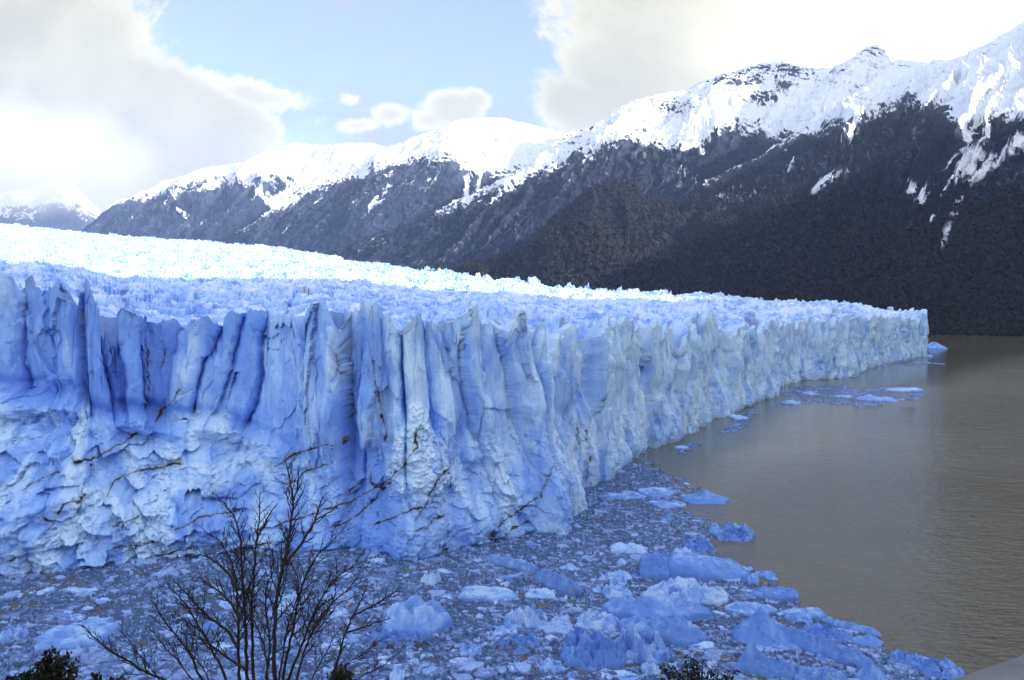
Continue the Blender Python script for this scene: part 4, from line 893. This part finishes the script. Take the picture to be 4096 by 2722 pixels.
for i, (x0, x1, y0, y1, style, hw, wh, di, rot, asym, sq, label) in enumerate(FL):
    bpt = onwater((x0 + x1) / 2, y1); D0 = float(bpt[1]); dist = math.hypot(D0, CAMZ)
    Wm = (x1 - x0) / FPX * D0; Hm_ = hw * Wm
    scr = (y1 - y0) / FPX * dist
    rr_ = math.radians(rot); sinp = CAMZ / dist
    depth = max(0.30 * Wm, (scr - Hm_ * 0.85) / sinp)
    depth = min(depth, 1.6 * Wm)
    a, b = Wm / 2, depth / 2
    if abs(rot) > 3:                      # keep the drawn extent when the floe lies askew
        rp = -abs(rr_) if rot < 0 else abs(rr_)
        ang = math.atan2(math.tan(rr_), 1 * sinp * 1.0) if style == 'log' else rr_
        if style == 'log':
            ang = -math.atan2((scr * .75) / sinp, Wm) if rot < 0 else math.atan2((scr * .75) / sinp, Wm)
            a = math.hypot(Wm, scr * .75 / sinp) / 2; b = max(Hm_ * .8, a * .24)
        rr_ = ang
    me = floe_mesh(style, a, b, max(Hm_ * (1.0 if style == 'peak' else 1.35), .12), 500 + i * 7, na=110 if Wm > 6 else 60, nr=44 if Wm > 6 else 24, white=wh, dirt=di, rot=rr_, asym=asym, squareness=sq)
    o = link('ice_floe' if 'berg' not in label else 'iceberg', me, M_FLOE)
    cx_ = (float(bpt[0])) * (D0 + depth / 2) / D0
    o.location = (cx_, D0 + depth / 2, 0.0 if 'lump' not in label else 0.9)
    tag(o, label, 'iceberg' if 'berg' in label else 'ice floe', 'ice floes drifting on the lake')

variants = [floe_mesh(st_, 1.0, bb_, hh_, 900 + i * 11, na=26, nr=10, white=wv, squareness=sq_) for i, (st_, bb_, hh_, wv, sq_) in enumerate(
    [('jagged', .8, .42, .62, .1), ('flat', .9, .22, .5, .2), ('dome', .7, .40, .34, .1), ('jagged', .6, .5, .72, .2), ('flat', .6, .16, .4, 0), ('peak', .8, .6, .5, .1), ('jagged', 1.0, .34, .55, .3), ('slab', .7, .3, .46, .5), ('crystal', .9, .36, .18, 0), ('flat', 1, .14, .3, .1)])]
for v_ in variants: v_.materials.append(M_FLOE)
rf = random.Random(31); placed = 0; tries = 0
zones = [('foot', 'pale ice lump floating in the packed slush right under the cliff'), ('mid', 'loose pale ice lump floating among the larger floes'),
         ('left', 'small ice lump in the grey slush left of and behind the bare shrub'), ('edge', 'ice lump at the outer rim of the brash beside open water'), ('near', 'ice lump low in the picture in the nearest slush')]
while placed < 215 and tries < 4000:
    tries += 1
    py = 1900 + (2722 - 1900) * rf.random() ** 0.75; px = rf.uniform(0, 3850)
    e_ = float(np.interp(py, EDGE[:, 0], EDGE[:, 1]))
    if px > e_ + 20 * rf.random() - 10: continue
    if px < 1500 and rf.random() < .5: continue
    wl = float(np.interp(px, WL[:20, 0], WL[:20, 1])) if px < 2300 else (2010 - (px - 2330) * .9)
    if py < wl + 22: continue
    ww = rf.choice([.7, .9, 1.1, 1.4, 1.8, 2.3]) * rf.uniform(.8, 1.2)
    if any(x0 - 10 < px < x1 + 10 and y0 < py < y1 + 6 for x0, x1, y0, y1 in [f_[:4] for f_ in FL]) and rf.random() < .85: continue
    P_ = onwater(px, py)
    o = bpy.data.objects.new('ice_chunk', rf.choice(variants)); sc.collection.objects.link(o)
    o.location = (float(P_[0]), float(P_[1]), 0.0); o.rotation_euler = (0, 0, rf.uniform(0, 6.28)); o.scale = (ww, ww * rf.uniform(.7, 1), ww * rf.uniform(.7, 1.3))
    zn = 3 if e_ - px < 150 else 0 if py < wl + 120 else 2 if px < 1500 else 4 if py > 2520 else 1
    tag(o, zones[zn][1], 'ice chunk', 'ice lumps, ' + zones[zn][0]); placed += 1

# ------------------------------------------------------------------ foreground slope, shrub, evergreens, handrail
gx_, gy_ = np.meshgrid(np.linspace(-40, 40, 160), np.concatenate([np.linspace(-60, 0, 20), np.linspace(.6, 96, 190)]))
hz_ = np.where(gy_ < 1, 60.3, 60.3 - (gy_ - 1) * 0.86) + 0.35 * fbm(gx_ / 3, gy_ / 3, 4, 601) * np.clip(gy_, 0, 1) - 0.2
hz_ = np.maximum(hz_, -3)
hill = grid('hillside', np.stack([gx_, gy_, hz_], -1), M_HILL, None, None, flip=True); tag(hill, 'steep scrubby slope below the viewpoint', 'slope', kind='structure')

class Tubes:
    def __init__(s): s.V = []; s.F = []; s.n = 0
    def add(s, pts, rad, sides=5):
        pts = np.asarray(pts, float); rad = np.asarray(rad, float); n = len(pts)
        d = np.gradient(pts, axis=0); d /= np.linalg.norm(d, axis=1, keepdims=True) + 1e-9
        ref = np.array([0.3, 0.9, 0.31]); a = np.cross(d, ref); a /= np.linalg.norm(a, axis=1, keepdims=True) + 1e-9; b = np.cross(d, a)
        th = np.linspace(0, 2 * np.pi, sides, endpoint=False)
        ring = pts[:, None] + rad[:, None, None] * (np.cos(th)[None, :, None] * a[:, None] + np.sin(th)[None, :, None] * b[:, None])
        s.V.append(ring.reshape(-1, 3)); F = grid_faces(n, sides, False, wrap=True) + s.n; s.F.append(F); s.n += n * sides
    def build(s, name, mat, parent=None):
        return link(name, mesh_raw(name, np.concatenate(s.V), np.concatenate(s.F), True), mat, parent)
rb = np.random.default_rng(12)
def wobble(p0, dirv, length, n, up=0.0, j=0.10):
    pts = [np.array(p0, float)]; d = np.array(dirv, float); d /= np.linalg.norm(d)
    for _ in range(n):
        d = d + rb.normal(0, j, 3) + np.array([0, 0, up]); d /= np.linalg.norm(d); pts.append(pts[-1] + d * length / n)
    return np.array(pts)
def twigs(T, pts, rad, level, lenk):
    seg = np.linalg.norm(np.diff(pts, axis=0), axis=1); Ltot = seg.sum(); cum = np.concatenate([[0], np.cumsum(seg)])
    step = (0.038, 0.030, 0.04)[level] if level < 3 else 1
    s_ = Ltot * (0.30 if level == 0 else 0.22); side = 1
    while s_ < Ltot * 0.99:
        k_ = min(np.searchsorted(cum, s_) - 1, len(pts) - 2); k_ = max(k_, 0)
        f_ = (s_ - cum[k_]) / (seg[k_] + 1e-9); p = pts[k_] * (1 - f_) + pts[k_ + 1] * f_
        d = (pts[k_ + 1] - pts[k_]) / (seg[k_] + 1e-9); r = rad[k_] * (1 - f_) + rad[k_ + 1] * f_
        side = -side
        perp = np.cross(d, [0, 1, 0]) * side + rb.normal(0, .45, 3) * np.array([1, 1, .4]); perp -= d * (perp @ d); perp /= np.linalg.norm(perp) + 1e-9
        ang = rb.uniform(.35, .75); nd = d * math.cos(ang) + perp * math.sin(ang)
        ln = 1.1 * lenk * (0.35 + 0.65 * (1 - s_ / Ltot)) * rb.uniform(.5, 1.25)
        if ln > 0.035:
            n_ = 5 if level < 2 else 3
            q_ = wobble(p, nd, ln, n_, 0.07, 0.13)
            r0 = min(max(r * 0.62, .0027), 0.0080 if level == 0 else 0.0036); rr2 = np.linspace(r0, max(0.0023, r0 * .4), n_ + 1)
            T.add(q_, rr2, 4 if level == 0 else 3)
            if level < 2: twigs(T, q_, rr2, level + 1, ln * 0.42)
        s_ += step * rb.uniform(.6, 1.7)
shrub = tag(empty('bare_shrub', (-2.35, 7.4, 55.2)), 'leafless dark shrub with many upright stems and fine twigs in the foreground', 'shrub')
rootp = np.array(at(1075, 3250, 7.6))
Z5 = lambda l: [(300 + x * .593, 1800 + y * .593) for x, y in l]
STEMS = [([(1345, 1530), (1345, 1200), (1360, 1000), (1400, 800), (1430, 650), (1470, 430), (1475, 300), (1440, 170), (1415, 40)], .026, .42), ([(1475, 340), (1500, 260), (1505, 110)], .006, .12),
 ([(1200, 1530), (1190, 1100), (1205, 850), (1215, 680), (1240, 520), (1248, 400), (1250, 265)], .020, .34), ([(1225, 620), (1270, 500), (1310, 430), (1370, 360)], .009, .15),
 ([(1160, 1530), (1150, 1200), (1135, 900), (1120, 720), (1125, 600), (1085, 470), (1040, 400), (1000, 340), (920, 290)], .022, .40),
 ([(1105, 1530), (1100, 1100), (1090, 880), (1050, 740), (1000, 640), (940, 580), (870, 545)], .020, .42),
 ([(1420, 780), (1480, 690), (1560, 590), (1620, 480), (1650, 350), (1700, 285)], .014, .20), ([(1620, 480), (1700, 430), (1785, 360)], .006, .14),
 ([(1400, 1530), (1450, 1300), (1490, 1100), (1520, 950), (1580, 790), (1640, 700), (1740, 610), (1840, 510)], .019, .40),
 ([(1440, 1530), (1530, 1320), (1610, 1100), (1690, 950), (1790, 830), (1970, 745)], .018, .44),
 ([(1500, 1530), (1560, 1330), (1640, 1150), (1760, 1000), (1860, 930), (1975, 870)], .016, .40),
 ([(1735, 1530), (1790, 1350), (1820, 1240), (1850, 1150), (1900, 1080), (1960, 960), (1960, 900)], .016, .20), ([(1880, 1110), (1990, 1070), (2080, 1010), (2210, 925)], .008, .20), ([(1825, 1235), (1900, 1210), (2020, 1170), (2130, 1135)], .007, .16),
 ([(1720, 1530), (1850, 1440), (2000, 1330), (2120, 1250)], .008, .24), ([(1900, 1530), (2050, 1480), (2200, 1350)], .007, .22),
 ([(1010, 1530), (960, 1420), (880, 1260), (800, 1130), (740, 1020), (660, 960), (600, 880)], .019, .44),
 ([(840, 1530), (800, 1420), (740, 1320), (660, 1230), (590, 1130), (530, 1020)], .017, .40), ([(780, 1530), (700, 1440), (600, 1330), (530, 1230), (480, 1180)], .010, .30),
 ([(620, 1550), (470, 1500), (350, 1420), (230, 1350), (150, 1290), (90, 1230), (50, 1180)], .017, .26), ([(560, 1540), (500, 1450), (420, 1370), (360, 1280), (300, 1210)], .009, .24),
 ([(1100, 1330), (1040, 1220), (960, 1180), (880, 1110), (800, 1020), (740, 950), (660, 880)], .014, .36),
 ([(1120, 1150), (1060, 1040), (980, 960), (900, 900), (830, 850)], .012, .30), ([(1110, 950), (1040, 830), (960, 760), (890, 720), (820, 700)], .011, .26),
 ([(1300, 1530), (1290, 1350), (1240, 1220), (1180, 1080), (1140, 1000)], .015, .28), ([(1290, 1530), (1320, 1300), (1280, 1050), (1290, 900), (1350, 820), (1330, 700), (1290, 600)], .014, .30),
 ([(1380, 1530), (1420, 1250), (1480, 1050), (1530, 900), (1470, 800), (1440, 720)], .012, .26), ([(1150, 1480), (1060, 1430), (950, 1330), (850, 1290), (760, 1210)], .012, .34),
 ([(900, 1530), (870, 1480), (800, 1400), (730, 1290)], .010, .28), ([(1600, 1530), (1680, 1400), (1720, 1300), (1800, 1190)], .010, .28)]
for si, (pl, r0, lk) in enumerate(STEMS):
    pl = np.array(Z5(pl)); Dn = 7.6 + rb.uniform(-.7, .7)
    Dn_ = Dn if pl[0, 1] > 2680 else 7.6 + rb.uniform(-.25, .25)
    P_ = at(pl[:, 0], pl[:, 1], np.full(len(pl), Dn_) + np.linspace(0, rb.uniform(-.4, .4), len(pl)))
    if pl[0, 1] > 2680: P_ = np.vstack([rootp + rb.normal(0, .10, 3), P_])
    # densify with small irregularities
    d_ = np.concatenate([[0], np.cumsum(np.linalg.norm(np.diff(P_, axis=0), axis=1))]); sN = np.linspace(0, d_[-1], max(8, int(d_[-1] / 0.07)))
    Q = np.column_stack([np.interp(sN, d_, P_[:, i]) for i in range(3)])
    ker = np.array([.25, .5, .25])
    for _ in range(2): Q[1:-1] = .25 * Q[:-2] + .5 * Q[1:-1] + .25 * Q[2:]
    Q[1:-1] += rb.normal(0, .004, Q[1:-1].shape)
    rad = r0 * 0.98 * (1 - (sN / d_[-1])) ** 0.66 + 0.0026
    T = Tubes(); T.add(Q, rad, 7 if r0 > .012 else 5)
    vis = Q[np.argmax(proj(Q)[1] < 2790):] if (proj(Q)[1] < 2790).any() else Q
    vr = rad[len(Q) - len(vis):]
    twigs(T, vis, vr, 0, lk)
    T.build('stem', M_BARK, shrub)
shrub_loc = Vector(shrub.location)
for c_ in shrub.children: c_.matrix_parent_inverse.identity(); c_.location = -shrub_loc

def leafy(name, label, tips, base_px, D, lsz, nleaf, seed, flat=False):
    r_ = np.random.default_rng(seed); root = tag(empty(name, tuple(at(base_px[0], base_px[1], D))), label, 'bush')
    T = Tubes(); V = []; F = []; nV = 0; B = np.array(at(base_px[0], base_px[1], D))
    for tpx, tpy in tips:
        E_ = np.array(at(tpx, tpy, D + r_.uniform(-.5, .5))); M_ = B * .35 + E_ * .65 + np.array([0, 0, -.08]); M_[0] += (B[0] - E_[0]) * .12
        s_ = np.linspace(0, 1, 10)[:, None]; Q = (1 - s_) ** 2 * B + 2 * s_ * (1 - s_) * M_ + s_ ** 2 * E_
        T.add(Q, np.linspace(.02, .003, 10), 4)
        for _ in range(nleaf):
            s = r_.uniform(.62, 1.0); p = (1 - s) ** 2 * B + 2 * s * (1 - s) * M_ + s ** 2 * E_
            sp = 0.22 * (1.05 - s) + .022
            p = p + r_.normal(0, 1, 3) * np.array([sp, sp, sp * (.35 if flat else .55)]) * (0.55 if not flat else .8)
            d = (E_ - B) / np.linalg.norm(E_ - B) * .8 + r_.normal(0, .5, 3); d /= np.linalg.norm(d); w_ = np.cross(d, r_.normal(0, 1, 3)); w_ /= np.linalg.norm(w_)
            L_ = lsz * r_.uniform(.7, 1.6); W_l = L_ * r_.uniform(.28, .45)
            V += [p, p + d * L_ * .5 + w_ * W_l, p + d * L_, p + d * L_ * .5 - w_ * W_l]; F.append((nV, nV + 1, nV + 2, nV + 3)); nV += 4
    a = T.build('branches', M_BARK, root); b = link('foliage', mesh_raw('foliage', np.array(V), np.array(F), False), M_LEAF, root)
    for c_ in (a, b): c_.location = -Vector(root.location)
leafy('evergreen_bush', 'dark evergreen bush top with upswept sprays at the bottom left corner', [(185, 2606), (205, 2602), (225, 2625), (268, 2612), (250, 2640), (292, 2650), (294, 2678), (165, 2655), (150, 2668), (118, 2692), (100, 2700), (230, 2660), (200, 2640), (210, 2680), (60, 2712), (40, 2716), (280, 2708), (180, 2690), (150, 2700)], (195, 2990), 9.0, .040, 110, 3)
leafy('evergreen_bush', 'dark evergreen twig with flat leafy tufts at the bottom right of the centre', [(2745, 2638), (2765, 2634), (2790, 2646), (2810, 2650), (2762, 2664), (2655, 2668), (2680, 2668), (2700, 2690), (2780, 2672), (2835, 2692), (2850, 2690), (2760, 2695), (2725, 2705), (2905, 2708), (2925, 2694), (2945, 2692), (2870, 2716), (2650, 2676), (2800, 2700)], (2790, 2950), 9.5, .034, 60, 4, True)
leafy('evergreen_bush', 'small dark leafy tuft low among the right stems of the bare shrub', [(1345, 2668), (1365, 2664), (1385, 2680), (1400, 2700), (1340, 2690), (1370, 2700)], (1370, 2900), 9.0, .03, 150, 5)
leafy('evergreen_bush', 'low leafy tuft between the corner bush and the bare shrub', [(375, 2702), (395, 2708), (480, 2706), (440, 2718)], (420, 2900), 9.0, .03, 110, 6)

# handrail: weathered beam on posts crossing the bottom right corner
rail_o = tag(empty('handrail', (1.2, 1.3, 61.0)), 'weathered grey handrail of the viewpoint crossing the bottom right corner', 'handrail')
def beam(name, p0, p1, wdt_, hgt_, parent, seg=40, bev=.012):
    import bmesh
    p0, p1 = Vector(p0), Vector(p1); d = (p1 - p0); Ln = d.length
    bm = bmesh.new(); bmesh.ops.create_cube(bm, size=1.0)
    bmesh.ops.scale(bm, vec=(Ln, wdt_, hgt_), verts=bm.verts); bmesh.ops.bevel(bm, geom=bm.edges[:], offset=bev, segments=4, affect='EDGES')
    me = bpy.data.meshes.new(name); bm.to_mesh(me); bm.free()
    for p in me.polygons: p.use_smooth = True
    o = link(name, me, M_RAIL, parent); o.location = (p0 + p1) / 2 - Vector(parent.location)
    o.rotation_euler = d.to_track_quat('X', 'Z').to_euler(); return o
A_ = Vector(tuple(at(4096, 2628, 1.25))); B_ = Vector(tuple(at(3835, 2728, 1.172)))
dr = (A_ - B_).normalized(); dr.z = 0; dr.normalize(); perp = Vector((dr.y, -dr.x, 0))
hz0 = (A_.z + B_.z) / 2 - .016
mid0 = (A_ + B_) / 2 + perp * .075
beam('rail', (mid0.x - dr.x * 3.0, mid0.y - dr.y * 3.0, hz0), (mid0.x + dr.x * 6.0, mid0.y + dr.y * 6.0, hz0), .15, .06, rail_o)
for k_ in (-2.7, -.7, 1.9, 4.2):
    q_ = mid0 + dr * k_; beam('post', (q_.x, q_.y, hz0 - .032), (q_.x, q_.y, 59.6), .09, .09, rail_o)
